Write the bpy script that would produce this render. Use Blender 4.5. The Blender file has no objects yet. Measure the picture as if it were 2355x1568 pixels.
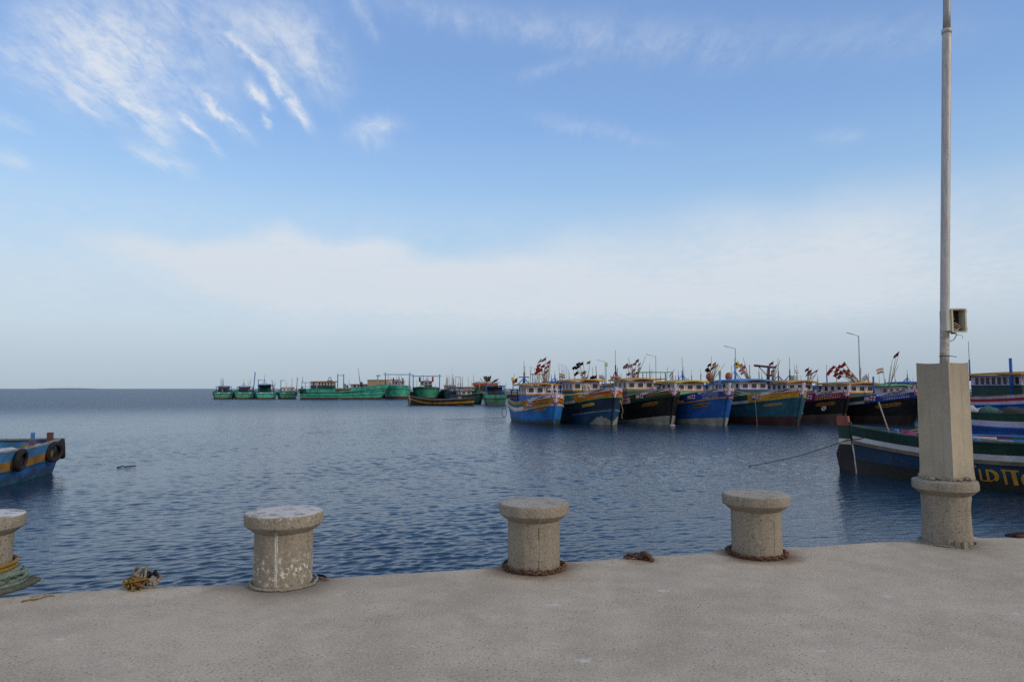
import bpy, math, random
import numpy as np
from mathutils import Vector, Matrix

random.seed(7)
R = math.radians
SC = bpy.context.scene
COL = SC.collection
PI = math.pi

# ------------------------------------------------------------------ camera
CAM_H = 2.9                 # above the water (z = 0)
QZ = 1.3                    # quay top
FPX, CX, CY = 1570.0, 1177.5, 784.0
PITCH = math.atan(109.5 / 1570.0)

def ray(px, py):
    dx = (px - CX) / FPX
    dz = -(py - CY) / FPX
    c, s = math.cos(PITCH), math.sin(PITCH)
    return Vector((dx, c - s * dz, s + c * dz))

def on_z(px, py, z):
    d = ray(px, py)
    t = (z - CAM_H) / d.z
    return Vector((d.x * t, d.y * t, z))

def at(px, py, Y):
    d = ray(px, py)
    t = Y / d.y
    return Vector((d.x * t, Y, CAM_H + d.z * t))

cam = bpy.data.cameras.new('camera')
cam.sensor_width = 36.0
cam.lens = 36.0 * FPX / 2355.0
cam.clip_start = 0.05
cam.clip_end = 40000
cam_o = bpy.data.objects.new('camera', cam)
COL.objects.link(cam_o)
cam_o.location = (0, 0, CAM_H)
cam_o.rotation_euler = (PI / 2 + PITCH, 0, 0)
SC.camera = cam_o
SC.view_settings.view_transform = 'Standard'
SC.view_settings.look = 'None'
SC.view_settings.exposure = 0
SC.view_settings.gamma = 1
SC.cycles.use_denoising = False

# ------------------------------------------------------------------ node helper
class NT:
    def __init__(s, tree): s.t = tree; s.n = tree.nodes; s.l = tree.links
    def node(s, typ, **kw):
        n = s.n.new(typ)
        for k, v in kw.items(): setattr(n, k, v)
        return n
    def put(s, sock, v):
        if isinstance(v, E): s.l.new(v.k, sock)
        elif isinstance(v, bpy.types.NodeSocket): s.l.new(v, sock)
        elif isinstance(v, (tuple, list)) and len(v) == 3 and sock.type == 'RGBA': sock.default_value = (*v, 1)
        else: sock.default_value = v
    def m(s, op, *a, clamp=False):
        n = s.node('ShaderNodeMath', operation=op, use_clamp=clamp)
        for i, v in enumerate(a): s.put(n.inputs[i], v)
        return E(s, n.outputs[0])
    def sstep(s, v, a, b, lo=0.0, hi=1.0):
        n = s.node('ShaderNodeMapRange', interpolation_type='SMOOTHSTEP')
        s.put(n.inputs[0], v); s.put(n.inputs[1], a); s.put(n.inputs[2], b); s.put(n.inputs[3], lo); s.put(n.inputs[4], hi)
        return E(s, n.outputs[0])
    def noise(s, vec, scale, detail=4, rough=.55, dist=0.0, out=0, ntype=None):
        n = s.node('ShaderNodeTexNoise')
        if vec is not None: s.put(n.inputs['Vector'], vec)
        n.inputs['Scale'].default_value = scale; n.inputs['Detail'].default_value = detail
        n.inputs['Roughness'].default_value = rough; n.inputs['Distortion'].default_value = dist
        return E(s, n.outputs[out])
    def vor(s, vec, scale, feature='F1', out='Distance', rnd=1.0):
        n = s.node('ShaderNodeTexVoronoi', feature=feature)
        if vec is not None: s.put(n.inputs['Vector'], vec)
        n.inputs['Scale'].default_value = scale; n.inputs['Randomness'].default_value = rnd
        return E(s, n.outputs[out])
    def mapping(s, vec, scale=(1,1,1), rot=(0,0,0), loc=(0,0,0)):
        n = s.node('ShaderNodeMapping')
        s.put(n.inputs['Vector'], vec)
        n.inputs['Scale'].default_value = scale; n.inputs['Rotation'].default_value = rot; n.inputs['Location'].default_value = loc
        return E(s, n.outputs[0])
    def mix(s, f, a, b, blend='MIX'):
        n = s.node('ShaderNodeMix', data_type='RGBA', blend_type=blend)
        s.put(n.inputs[0], f); s.put(n.inputs[6], a); s.put(n.inputs[7], b)
        return E(s, n.outputs[2])
    def xyz(s, v):
        n = s.node('ShaderNodeSeparateXYZ'); s.put(n.inputs[0], v)
        return [E(s, o) for o in n.outputs]
    def comb(s, x, y, z):
        n = s.node('ShaderNodeCombineXYZ')
        s.put(n.inputs[0], x); s.put(n.inputs[1], y); s.put(n.inputs[2], z)
        return E(s, n.outputs[0])
    def ramp(s, f, stops):
        n = s.node('ShaderNodeValToRGB'); cr = n.color_ramp
        while len(cr.elements) < len(stops): cr.elements.new(0.5)
        for e, (p, c) in zip(cr.elements, stops):
            e.position = p; e.color = (*c, 1)
        s.put(n.inputs[0], f)
        return E(s, n.outputs[0])
    def bump(s, h, strength, dist, normal=None):
        n = s.node('ShaderNodeBump')
        s.put(n.inputs['Strength'], strength); s.put(n.inputs['Distance'], dist); s.put(n.inputs['Height'], h)
        if normal is not None: s.put(n.inputs['Normal'], normal)
        return E(s, n.outputs[0])

class E:
    def __init__(s, nt, k): s.nt = nt; s.k = k
    def __add__(s, o): return s.nt.m('ADD', s, o)
    __radd__ = __add__
    def __sub__(s, o): return s.nt.m('SUBTRACT', s, o)
    def __rsub__(s, o): return s.nt.m('SUBTRACT', o, s)
    def __mul__(s, o): return s.nt.m('MULTIPLY', s, o)
    __rmul__ = __mul__
    def __truediv__(s, o): return s.nt.m('DIVIDE', s, o)

def srgb(r, g, b):
    f = lambda c: (c/255/12.92 if c/255 <= .04045 else ((c/255+.055)/1.055)**2.4)
    return (f(r), f(g), f(b))

def new_mat(name):
    m = bpy.data.materials.new(name); m.use_nodes = True
    nt = NT(m.node_tree); nt.n.clear()
    out = nt.node('ShaderNodeOutputMaterial')
    p = nt.node('ShaderNodeBsdfPrincipled')
    nt.l.new(p.outputs[0], out.inputs[0])
    return m, nt, p

_mats = {}
def paint(name, rgb, rough=.5, var=.35, streak=.35, chips=.12, dirt=(.035,.03,.025), chipc=(.2,.17,.14), scale=1.0, spec=.3, metal=0.0, grime=0.0):
    """weathered paint or bare surface: blotches, runs, chipped flecks"""
    if name in _mats: return _mats[name]
    m, nt, p = new_mat(name)
    tc = nt.node('ShaderNodeTexCoord')
    o = tc.outputs['Object']
    big = nt.noise(o, .9*scale, 5, .6)
    fine = nt.noise(o, 14*scale, 4, .65)
    lo = tuple(c*(1-var) for c in rgb); hi = tuple(min(1, c*(1+var*.8)+.004) for c in rgb)
    c = nt.mix(nt.sstep(big*.75+fine*.25, .36, .64), lo, hi)
    if streak:
        runs = nt.noise(nt.mapping(o, (5*scale, 5*scale, .45*scale)), 1.6, 4, .6)
        c = nt.mix(nt.sstep(runs, .52, .74)*streak, c, dirt)
    if chips:
        ch = nt.noise(o, 6*scale, 6, .72)
        c = nt.mix(nt.sstep(ch, .62, .67)*min(1, chips*4), c, chipc)
    if grime:
        g = nt.node('ShaderNodeNewGeometry')
        z = nt.xyz(g.outputs['Position'])[2]
        n2 = nt.noise(o, 2.5, 5, .65)
        c = nt.mix(nt.sstep(z + (n2-.5)*.9, .55, .05)*grime, c, (.03,.035,.025))
    nt.put(p.inputs['Base Color'], c)
    nt.put(p.inputs['Roughness'], nt.sstep(fine, .3, .7, rough-.1, min(1, rough+.15)))
    p.inputs['Specular IOR Level'].default_value = spec
    p.inputs['Metallic'].default_value = metal
    nt.put(p.inputs['Normal'], nt.bump(fine*.6+big*.4, .35, .02))
    _mats[name] = m
    return m

def flat(name, rgb, rough=.6, spec=.25, metal=0):
    if name in _mats: return _mats[name]
    return paint(name, rgb, rough, .18, .12, 0, spec=spec, metal=metal)

# ------------------------------------------------------------------ mesh builder
class MB:
    def __init__(s): s.v = []; s.f = []; s.mi = []; s.mats = []; s.sm = []
    def mat(s, m):
        if m not in s.mats: s.mats.append(m)
        return s.mats.index(m)
    def add(s, vs, fs, m, smooth=False):
        b = len(s.v); k = s.mat(m)
        s.v.extend([tuple(v) for v in vs])
        for f in fs:
            s.f.append(tuple(b+i for i in f)); s.mi.append(k); s.sm.append(smooth)
    def box(s, c, size, m, rot=None, taper=1.0, bev=0.0):
        x, y, z = (q/2 for q in size)
        t = taper
        M = rot if rot is not None else Matrix.Identity(3)
        c = Vector(c)
        if bev <= 0:
            vs = [(-x,-y,-z),(x,-y,-z),(x,y,-z),(-x,y,-z),(-x*t,-y*t,z),(x*t,-y*t,z),(x*t,y*t,z),(-x*t,y*t,z)]
            fs = [(3,2,1,0),(4,5,6,7),(0,1,5,4),(1,2,6,5),(2,3,7,6),(3,0,4,7)]
        else:
            vs = []; b = bev
            rings = [(-z, b), (-z+b, 0), (z-b, 0), (z, b)]
            for zz, ins in rings:
                tt = 1+(t-1)*((zz+z)/(2*z))
                X, Y = (x-ins)*tt, (y-ins)*tt
                q = b*.7
                vs += [(-X+q,-Y,zz),(X-q,-Y,zz),(X,-Y+q,zz),(X,Y-q,zz),(X-q,Y,zz),(-X+q,Y,zz),(-X,Y-q,zz),(-X,-Y+q,zz)]
            fs = [tuple(range(7,-1,-1)), tuple(24+i for i in range(8))]
            for r in range(3):
                for i in range(8):
                    j = (i+1) % 8
                    fs.append((r*8+i, r*8+j, r*8+8+j, r*8+8+i))
        s.add([c + M @ Vector(v) for v in vs], fs, m)
    def tube(s, pts, r, m, n=8, closed=False, caps=True, smooth=True):
        pts = [Vector(p) for p in pts]
        N = len(pts)
        rs = r if isinstance(r, (list, tuple)) else [r]*N
        vs = []; fs = []
        ref = None
        for i, p in enumerate(pts):
            if closed: t = pts[(i+1) % N] - pts[i-1]
            else: t = pts[min(i+1, N-1)] - pts[max(i-1, 0)]
            if t.length < 1e-9: t = Vector((0,0,1))
            t.normalize()
            if ref is None:
                ref = Vector((0,0,1)) if abs(t.z) < .9 else Vector((1,0,0))
            a = ref - t*ref.dot(t)
            if a.length < 1e-6: a = t.orthogonal()
            a.normalize(); b = t.cross(a); ref = a
            for k in range(n):
                th = 2*PI*k/n
                vs.append(p + (a*math.cos(th) + b*math.sin(th))*rs[i])
        for i in range(N if closed else N-1):
            i2 = (i+1) % N
            for k in range(n):
                k2 = (k+1) % n
                fs.append((i*n+k, i*n+k2, i2*n+k2, i2*n+k))
        if caps and not closed:
            fs.append(tuple(range(n-1,-1,-1))); fs.append(tuple((N-1)*n+k for k in range(n)))
        s.add(vs, fs, m, smooth)
    def lathe(s, prof, m, n=32, c=(0,0,0), smooth=True, jit=None, cap=True):
        vs = []; fs = []
        for j, (r, z) in enumerate(prof):
            for k in range(n):
                th = 2*PI*k/n
                rr = r + (jit(th, z) if jit else 0)
                vs.append((c[0]+rr*math.cos(th), c[1]+rr*math.sin(th), c[2]+z))
        for j in range(len(prof)-1):
            for k in range(n):
                k2 = (k+1) % n
                fs.append((j*n+k, j*n+k2, (j+1)*n+k2, (j+1)*n+k))
        if cap: fs.append(tuple((len(prof)-1)*n+k for k in range(n)))
        s.add(vs, fs, m, smooth)
    def ball(s, c, r, m, n=10, sq=(1,1,1)):
        prof = [(max(r*math.sin(PI*i/n), 1e-4), -r*math.cos(PI*i/n)) for i in range(n+1)]
        vs = []; fs = []; k2n = n*2
        for (q, z) in prof:
            for k in range(k2n):
                th = 2*PI*k/k2n
                vs.append((c[0]+q*math.cos(th)*sq[0], c[1]+q*math.sin(th)*sq[1], c[2]+z*sq[2]))
        for j in range(n):
            for k in range(k2n):
                k2 = (k+1) % k2n
                fs.append((j*k2n+k, j*k2n+k2, (j+1)*k2n+k2, (j+1)*k2n+k))
        s.add(vs, fs, m, True)
    def torus(s, c, R_, r, m, M=None, n=24, k=8):
        M = M or Matrix.Identity(3)
        s.tube([Vector(c) + M @ Vector((R_*math.cos(2*PI*i/n), R_*math.sin(2*PI*i/n), 0)) for i in range(n)], r, m, k, closed=True)
    def build(s, name, parent=None):
        me = bpy.data.meshes.new(name)
        me.from_pydata(s.v, [], s.f)
        for m in s.mats: me.materials.append(m)
        me.polygons.foreach_set('material_index', s.mi)
        me.polygons.foreach_set('use_smooth', s.sm)
        me.update()
        o = bpy.data.objects.new(name, me)
        COL.objects.link(o)
        if parent is not None: o.parent = parent
        return o

def tag(o, label=None, cat=None, group=None, kind=None):
    if label: o['label'] = label
    if cat: o['category'] = cat
    if group: o['group'] = group
    if kind: o['kind'] = kind
    return o

def thing(name, label, cat, loc=(0,0,0), rz=0, group=None):
    o = bpy.data.objects.new(name, None)
    o.empty_display_size = .3
    COL.objects.link(o)
    o.location = loc; o.rotation_euler = (0, 0, rz)
    return tag(o, label, cat, group)

def dup(root, loc, rz, label, group=None):
    r = root.copy(); COL.objects.link(r)
    r.location = loc; r.rotation_euler = (0, 0, rz); r['label'] = label
    if group: r['group'] = group
    for ch in list(root.children):
        c = ch.copy(); COL.objects.link(c); c.parent = r
        for g in list(ch.children):
            d = g.copy(); COL.objects.link(d); d.parent = c
    return r

# text outlines (built-in font), fetched once as flat polygons
_txt = {}
def text_polys(body):
    if body in _txt: return _txt[body]
    cu = bpy.data.curves.new('lettering', 'FONT'); cu.body = body; cu.resolution_u = 2
    ob = bpy.data.objects.new('lettering', cu); COL.objects.link(ob)
    dg = bpy.context.evaluated_depsgraph_get()
    me = bpy.data.meshes.new_from_object(ob.evaluated_get(dg))
    vs = [(v.co.x, v.co.y) for v in me.vertices]
    fs = [tuple(p.vertices) for p in me.polygons]
    bpy.data.objects.remove(ob); bpy.data.curves.remove(cu); bpy.data.meshes.remove(me)
    xs = [v[0] for v in vs]; ys = [v[1] for v in vs]
    x0, x1, y0, y1 = min(xs), max(xs), min(ys), max(ys)
    vs = [((x-x0)/(x1-x0), (y-y0)/(y1-y0)) for x, y in vs]
    _txt[body] = (vs, fs)
    return _txt[body]

def ribbon(pts, w):
    """flat 2D stroke along a polyline -> verts, quads"""
    vs = []; fs = []
    for i, p in enumerate(pts):
        a = pts[max(i-1, 0)]; b = pts[min(i+1, len(pts)-1)]
        dx, dy = b[0]-a[0], b[1]-a[1]
        l = math.hypot(dx, dy) or 1
        ww = w[i] if isinstance(w, (list, tuple)) else w
        nx, ny = -dy/l*ww/2, dx/l*ww/2
        vs += [(p[0]+nx, p[1]+ny), (p[0]-nx, p[1]-ny)]
    for i in range(len(pts)-1): fs.append((2*i, 2*i+1, 2*i+3, 2*i+2))
    return vs, fs

def script_polys(n, seed):
    """a row of rounded painted strokes, as unreadable at this distance as in the photograph; unit box"""
    rg = random.Random(seed); VS = []; FS = []
    for i in range(n):
        x0 = (i+.1)/n; w = .8/n
        k = rg.randrange(5)
        if k == 0: st = [[(x0+w*(.5+.5*math.cos(t)), .45+.42*math.sin(t)) for t in [j*2*PI/8 for j in range(9)]]]
        elif k == 1: st = [[(x0, .95), (x0, .1), (x0+w, .1)], [(x0+w, .1), (x0+w, .9)]]
        elif k == 2: st = [[(x0, .15), (x0+w*.2, .9), (x0+w*.8, .9), (x0+w, .1)]]
        elif k == 3: st = [[(x0, .9), (x0+w, .9)], [(x0+w*.5, .9), (x0+w*.5, .05)]]
        else: st = [[(x0, .6), (x0+w*.4, .95), (x0+w*.9, .6), (x0+w*.3, .35), (x0+w, .08)]]
        for q in st:
            v, f = ribbon(q, .24/n)
            b = len(VS); VS += v; FS += [tuple(b+j for j in g) for g in f]
    return VS, FS
# ------------------------------------------------------------------ world: daylight sky with cirrus
SUN_EL, SUN_AZ = R(26), R(118)      # azimuth clockwise from +Y (view direction): right and a little behind
W = bpy.data.worlds.new("World"); SC.world = W; W.use_nodes = True
w = NT(W.node_tree); w.n.clear()
wo = w.node('ShaderNodeOutputWorld'); bg = w.node('ShaderNodeBackground')
w.l.new(bg.outputs[0], wo.inputs[0])
STR = 0.1
bg.inputs['Strength'].default_value = STR
sky = w.node('ShaderNodeTexSky', sky_type='NISHITA')
sky.sun_disc = False; sky.sun_elevation = SUN_EL; sky.sun_rotation = SUN_AZ
sky.air_density = 1.0; sky.dust_density = 2.0; sky.ozone_density = 1.5
tc = w.node('ShaderNodeTexCoord')
D = E(w, tc.outputs['Generated'])
dx, dy, dz = w.xyz(D)
az = w.m('ARCTAN2', dx, dy)
el = w.m('ARCSINE', dz)

def sky_px(px, py):
    d = ray(px, py).normalized()
    return math.atan2(d.x, d.y), math.asin(d.z)

def lin(c, k=1.0): return tuple(v*k for v in srgb(*c))
EY = lambda y: math.asin(ray(1177, y).normalized().z)
# colour of the clear air by elevation, 0 .. 90 degrees
stops = [(0.0, (172,188,201)), (EY(862), (177,193,206)), (EY(815), (183,199,212)), (EY(760), (191,208,222)), (EY(640), (184,211,234)), (EY(520), (173,206,238)),
         (EY(430), (157,196,237)), (EY(300), (139,179,231)), (EY(150), (128,167,221)), (EY(0), (125,162,217)), (R(55), (128,162,210)), (R(90), (124,155,202))]
air = w.ramp(el / (PI/2), [(a/(PI/2), lin(c)) for a, c in stops])
n = w.node('ShaderNodeVectorMath', operation='SCALE'); w.put(n.inputs[0], air); n.inputs['Scale'].default_value = 1/STR
air10 = E(w, n.outputs[0])
base = w.mix(.93, E(w, sky.outputs[0]), air10)
# a touch deeper away to the right, paler to the left
side = w.sstep(az, -.7, .75, 1.07, .95)
n = w.node('ShaderNodeVectorMath', operation='SCALE'); w.put(n.inputs[0], base); w.put(n.inputs['Scale'], side)
base = E(w, n.outputs[0])

# wispy distortion in the plane of the cloud layer
den = w.m('MAXIMUM', dz, .03) + .12
P2 = w.comb(dx/den, dy/den, 0.0)
warp = w.noise(w.mapping(P2, (2.2, 1.3, 1), (0,0,R(38))), 3.0, 6, .62, .6)
fib = w.noise(w.mapping(P2, (7.5, 1.6, 1), (0,0,R(40))), 2.0, 7, .66, .5)
puff = w.noise(w.mapping(P2, (2.6, 2.0, 1)), 5.0, 8, .62, .3)
wa = (warp - .5); fa = (fib - .5)

def seg(px0, py0, px1, py1, wid, amp, wn=1.0):
    a0, e0 = sky_px(px0, py0); a1, e1 = sky_px(px1, py1)
    ca, ce = (a0+a1)/2, (e0+e1)/2
    la = math.hypot(a1-a0, e1-e0)/2 + 1e-4
    ux, uy = (a1-a0)/(2*la), (e1-e0)/(2*la)
    hw = wid/FPX*.62
    A = az - ca + wa*(.05*wn); B = el - ce + fa*(.035*wn)
    p = (A*ux + B*uy)*(1/(la*.95)); q = (B*ux - A*uy)*(1/hw)
    g = w.m('EXPONENT', (w.m('POWER', w.m('ABSOLUTE', p), 3.0) + q*q)*(-1.0))
    return g*amp

strokes = [
 (520,80,620,165,20,.8),(610,155,705,285,21,.82),(565,180,622,248,17,.66),(602,258,620,300,12,.55),
 (455,215,572,318,15,.76),(408,262,470,318,14,.76),(455,310,508,360,12,.45),(250,205,390,300,30,.44),(280,330,440,392,26,.4),(340,285,400,350,30,.34),
 (140,215,250,280,18,.28),(-20,262,70,296,16,.3),(-20,345,70,384,18,.3),(40,10,340,120,130,.46),(220,70,540,210,110,.40),(-40,100,240,250,60,.34),(300,-20,620,60,80,.34),(120,120,420,290,70,.28),
 (560,20,770,120,100,.36),(640,100,800,210,80,.30),(805,-20,865,95,30,.32),(820,285,930,285,26,.42),(790,310,900,320,34,.22),
 (880,0,1350,80,46,.22),(1250,60,1760,105,70,.18),(1700,85,2250,60,60,.12),(1180,178,1345,138,20,.18),(1230,268,1520,330,26,.16),(1880,320,1990,305,26,.12),
]
mask = None
for a in strokes:
    g = seg(*a)
    mask = g if mask is None else mask + g
fine = w.noise(w.mapping(P2, (9, 5, 1), (0,0,R(40))), 4.0, 8, .7, .4)
tex = w.sstep(fib*.4 + puff*.3 + fine*.3, .36, .64, .25, 1.5)
cir = w.m('MINIMUM', mask*tex, .86)
# long pale bank above the horizon
azn = w.noise(w.comb(az*7.0, el*9.0, 2.0), 1.0, 5, .55)
topy = EY(598) + (azn-.5)*.05
a_l, _ = sky_px(640, 600); a_m, _ = sky_px(890, 600)
bump1 = w.m('EXPONENT', (az-a_l)*(az-a_l)*(-260.0))*.030 + w.m('EXPONENT', (az-a_m)*(az-a_m)*(-400.0))*.016 + w.sstep(az, sky_px(1350,600)[0], sky_px(1900,600)[0])*.020
topy = topy + bump1
soft = w.sstep(az, sky_px(1000,600)[0], sky_px(1500,600)[0], .022, .085)
upper = w.sstep(el - topy + (puff-.5)*.03, soft, soft*(-.55))
lower = w.sstep(el, EY(790), EY(690))
leftf = w.sstep(az + (el-EY(640))*2.2, sky_px(150,600)[0], sky_px(520,600)[0])
rightf = w.sstep(az, sky_px(2330,600)[0], sky_px(1900,600)[0], .55, 1.0)
brk = w.noise(w.comb(az*5.0, el*26.0, 5.0), 1.0, 5, .6)
bank = upper*lower*leftf*rightf*(w.sstep(puff*.4+brk*.6, .3, .62, .66, 1.0))
veil = w.sstep(el, EY(420), EY(640))*w.sstep(el, EY(860), EY(700))*w.sstep(azn*.5+puff*.5, .35, .65, .05, .40)
lowl = w.m('EXPONENT', ((el-EY(680))*(el-EY(680)))*(-900.0))*w.sstep(az, sky_px(700,600)[0], sky_px(100,600)[0], 0, .25)
tot = w.m('MINIMUM', cir + bank*.92 + veil*.7 + lowl, .93)
white = w.mix(w.sstep(el, EY(800), EY(300)), lin((210,219,228), 1/STR), lin((224,230,238), 1/STR))
fin = w.mix(tot, base, white)
fin = w.mix(w.sstep(dy, .25, -.35)*w.sstep(puff, .25, .65, .35, .8), fin, lin((222,220,216), 1/STR))      # pale cloud added out of view behind the camera, for whiter ambient light
fin = w.mix(w.sstep(el, .002, -.02), fin, lin((60,80,105), 1/STR))
w.put(bg.inputs['Color'], fin)
W.cycles.sampling_method = 'MANUAL'; W.cycles.sample_map_resolution = 512

sl = bpy.data.lights.new('sun', 'SUN'); sl.energy = 1.55; sl.angle = R(14); sl.color = (1.0, .86, .68)
so = bpy.data.objects.new('sun', sl); COL.objects.link(so)
sd = Vector((math.sin(SUN_AZ)*math.cos(SUN_EL), math.cos(SUN_AZ)*math.cos(SUN_EL), math.sin(SUN_EL)))
so.rotation_euler = sd.to_track_quat('Z', 'Y').to_euler()
so.location = (20, -20, 30)

# ------------------------------------------------------------------ materials
def concrete(name, base, dark, light, bols=(), seed=0.0, aggregate=1.0, paintspec=None, pits=1.0, streaks=0.0, flecks=()):
    m, nt, p = new_mat(name)
    tc = nt.node('ShaderNodeTexCoord')
    o = nt.mapping(tc.outputs['Object'], loc=(seed, seed*.7, seed*.3))
    big = nt.noise(o, .55, 6, .62); mid = nt.noise(o, 3.2, 6, .65); fine = nt.noise(o, 60, 4, .7); grain = nt.noise(o, 170, 2, .6)
    blot = nt.noise(o, 1.5, 7, .68)
    c = nt.mix(nt.sstep(big*.35+mid*.3+blot*.35, .38, .62), dark, light)
    c = nt.mix(.22, c, base)
    fa_ = min(1.0, .25+.75*aggregate)
    c = nt.mix(nt.sstep(fine, .46, .66)*(.6*fa_), c, tuple(v*1.38 for v in base))
    c = nt.mix(nt.sstep(fine, .50, .34)*(.55*fa_), c, tuple(v*.62 for v in base))
    sand = nt.noise(o, 34, 5, .75)
    c = nt.mix(nt.sstep(sand, .56, .64)*.55*aggregate, c, tuple(v*.58 for v in base))
    c = nt.mix(nt.sstep(sand, .40, .33)*.45*aggregate, c, tuple(v*1.35 for v in base))
    c = nt.mix(nt.sstep(grain, .52, .7)*.4*aggregate, c, tuple(v*.55 for v in base))
    v1 = nt.vor(o, 30); n1 = nt.noise(o, 1.6, 4, .6)
    pit = nt.sstep(v1, .30, .14)*nt.sstep(n1, .36, .58)
    v1c = nt.vor(o, 30, out='Color')
    pit = pit*nt.sstep(nt.xyz(v1c)[0], .45, .6)
    c = nt.mix(pit*.8*aggregate*pits, c, tuple(v*.35 for v in base))
    v2 = nt.vor(nt.mapping(o, loc=(3,1,2)), 26); v2c = nt.vor(nt.mapping(o, loc=(3,1,2)), 26, out='Color')
    peb = nt.sstep(v2, .16, .08)*nt.sstep(nt.xyz(v2c)[1], .72, .8)
    c = nt.mix(peb*.75, c, tuple(min(1, v*1.75) for v in base))
    X, Y, Z = nt.xyz(tc.outputs['Object'])
    if streaks:
        st = nt.noise(nt.mapping(tc.outputs['Object'], (9, 9, .7)), 1.3, 5, .65)
        c = nt.mix(nt.sstep(st, .50, .68)*streaks, c, tuple(v*.62 for v in base))
        c = nt.mix(nt.sstep(st, .46, .30)*streaks*.7, c, tuple(min(1, v*1.25) for v in base))
        c = nt.mix(nt.sstep(Z + (blot-.5)*.8, 1.45, 1.8)*streaks*.8, c, tuple(v*.66 for v in base))
    rough = .88
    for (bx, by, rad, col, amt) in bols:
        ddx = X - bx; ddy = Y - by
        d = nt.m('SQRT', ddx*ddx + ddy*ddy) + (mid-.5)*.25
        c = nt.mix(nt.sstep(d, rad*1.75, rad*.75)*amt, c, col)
    for (bx, by, rad) in flecks:
        ddx = X - bx; ddy = Y - by
        d = nt.m('SQRT', ddx*ddx + ddy*ddy*2.5) + (sand-.5)*.22 + (fine-.5)*.06
        c = nt.mix(nt.sstep(d, rad, rad*.55)*.75, c, (.58,.56,.53))
    if paintspec:
        th = nt.m('ARCTAN2', X, Y*(-1.0))           # 0 faces -Y
        wob = (nt.noise(nt.comb(0.0, 0.0, Z), 9, 3, .6)-.5)*.10
        flake = nt.noise(o, 38, 5, .7)
        for (a0, z0, z1, wid, amt) in paintspec['drips']:
            da = nt.m('ABSOLUTE', th - a0 + wob)
            zz = nt.sstep(Z, z0-.02, z0+.03)*nt.sstep(Z, z1+.02, z1-.03)
            c = nt.mix(nt.sstep(da + (flake-.5)*wid*1.8, wid, wid*.6)*zz*amt, c, (.62,.60,.56))
            c = nt.mix(nt.sstep(nt.m('ABSOLUTE', th - a0 + wob*.6), .02, .006)*nt.sstep(Z, .02, .06)*nt.sstep(Z, .52, .48)*.75, c, tuple(v*.25 for v in base))
        if paintspec.get('splash'):
            s_, zc = paintspec['splash']
            sp = nt.noise(o, 24, 6, .75)
            c = nt.mix(nt.sstep(sp, .60-.06*s_, .63)*nt.sstep(Z, zc+.16, zc)*nt.sstep(Z, -.02, .08), c, (.6,.59,.55))
        if paintspec.get('teal'):
            sp = nt.noise(nt.mapping(o, loc=(7,2,1)), 16, 5, .75)
            c = nt.mix(nt.sstep(sp, .66, .69)*nt.sstep(Z, .38, .46)*paintspec['teal'], c, (.12,.36,.33))
            c = nt.mix(nt.sstep(nt.noise(o, 30, 5, .75), .58, .64)*nt.sstep(Z, .50, .56)*paintspec['teal']*.5, c, (.55,.55,.5))
        if paintspec.get('top'):
            g = nt.node('ShaderNodeNewGeometry'); nz = nt.xyz(g.outputs['Normal'])[2]
            sp = nt.noise(o, 9, 7, .7)
            c = nt.mix(nt.sstep(nz, .7, .95)*nt.sstep(sp, .36, .52)*paintspec['top'], c, (.60,.585,.57))
            c = nt.mix(nt.sstep(nz, .7, .95)*nt.sstep(nt.noise(o, 14, 6, .7), .56, .64)*.7, c, (.16,.15,.14))
    nt.put(p.inputs['Base Color'], c)
    p.inputs['Roughness'].default_value = rough; p.inputs['Specular IOR Level'].default_value = .15
    b = nt.bump(fine*.6+sand*.5+grain*.3+mid*.4-pit*.8, .9, .006*aggregate+.002)
    nt.put(p.inputs['Normal'], b)
    return m

def rope_mat(name, rgb):
    m, nt, p = new_mat(name)
    tc = nt.node('ShaderNodeTexCoord'); o = tc.outputs['Object']
    wv = nt.node('ShaderNodeTexWave', wave_type='BANDS', bands_direction='DIAGONAL'); nt.put(wv.inputs['Vector'], o)
    wv.inputs['Scale'].default_value = 70; wv.inputs['Distortion'].default_value = 3; wv.inputs['Detail'].default_value = 2
    n1 = nt.noise(o, 30, 5, .7)
    c = nt.mix(nt.sstep(n1*.85+E(nt, wv.outputs[1])*.15, .3, .68), tuple(v*.58 for v in rgb), tuple(min(1, v*1.25) for v in rgb))
    nt.put(p.inputs['Base Color'], c); p.inputs['Roughness'].default_value = .95; p.inputs['Specular IOR Level'].default_value = .1
    nt.put(p.inputs['Normal'], nt.bump(E(nt, wv.outputs[1])+n1*.5, .9, .008))
    return m

def rust_mat(name, rgb=(.075,.038,.022)):
    m, nt, p = new_mat(name)
    tc = nt.node('ShaderNodeTexCoord'); o = tc.outputs['Object']
    n1 = nt.noise(o, 35, 6, .7); n2 = nt.noise(o, 5, 4, .6)
    c = nt.mix(nt.sstep(n1, .35, .65), tuple(v*.4 for v in rgb), rgb)
    c = nt.mix(nt.sstep(n2, .5, .7)*.6, c, (.17,.075,.035))
    nt.put(p.inputs['Base Color'], c); p.inputs['Roughness'].default_value = .9
    nt.put(p.inputs['Normal'], nt.bump(n1, .8, .006))
    return m

def glass_mat():
    m, nt, p = new_mat('window_glass')
    tc = nt.node('ShaderNodeTexCoord')
    n1 = nt.noise(tc.outputs['Object'], 3, 3, .5)
    nt.put(p.inputs['Base Color'], nt.mix(n1, (.008,.010,.012), (.035,.04,.045)))
    p.inputs['Roughness'].default_value = .25; p.inputs['Specular IOR Level'].default_value = .35
    return m

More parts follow.
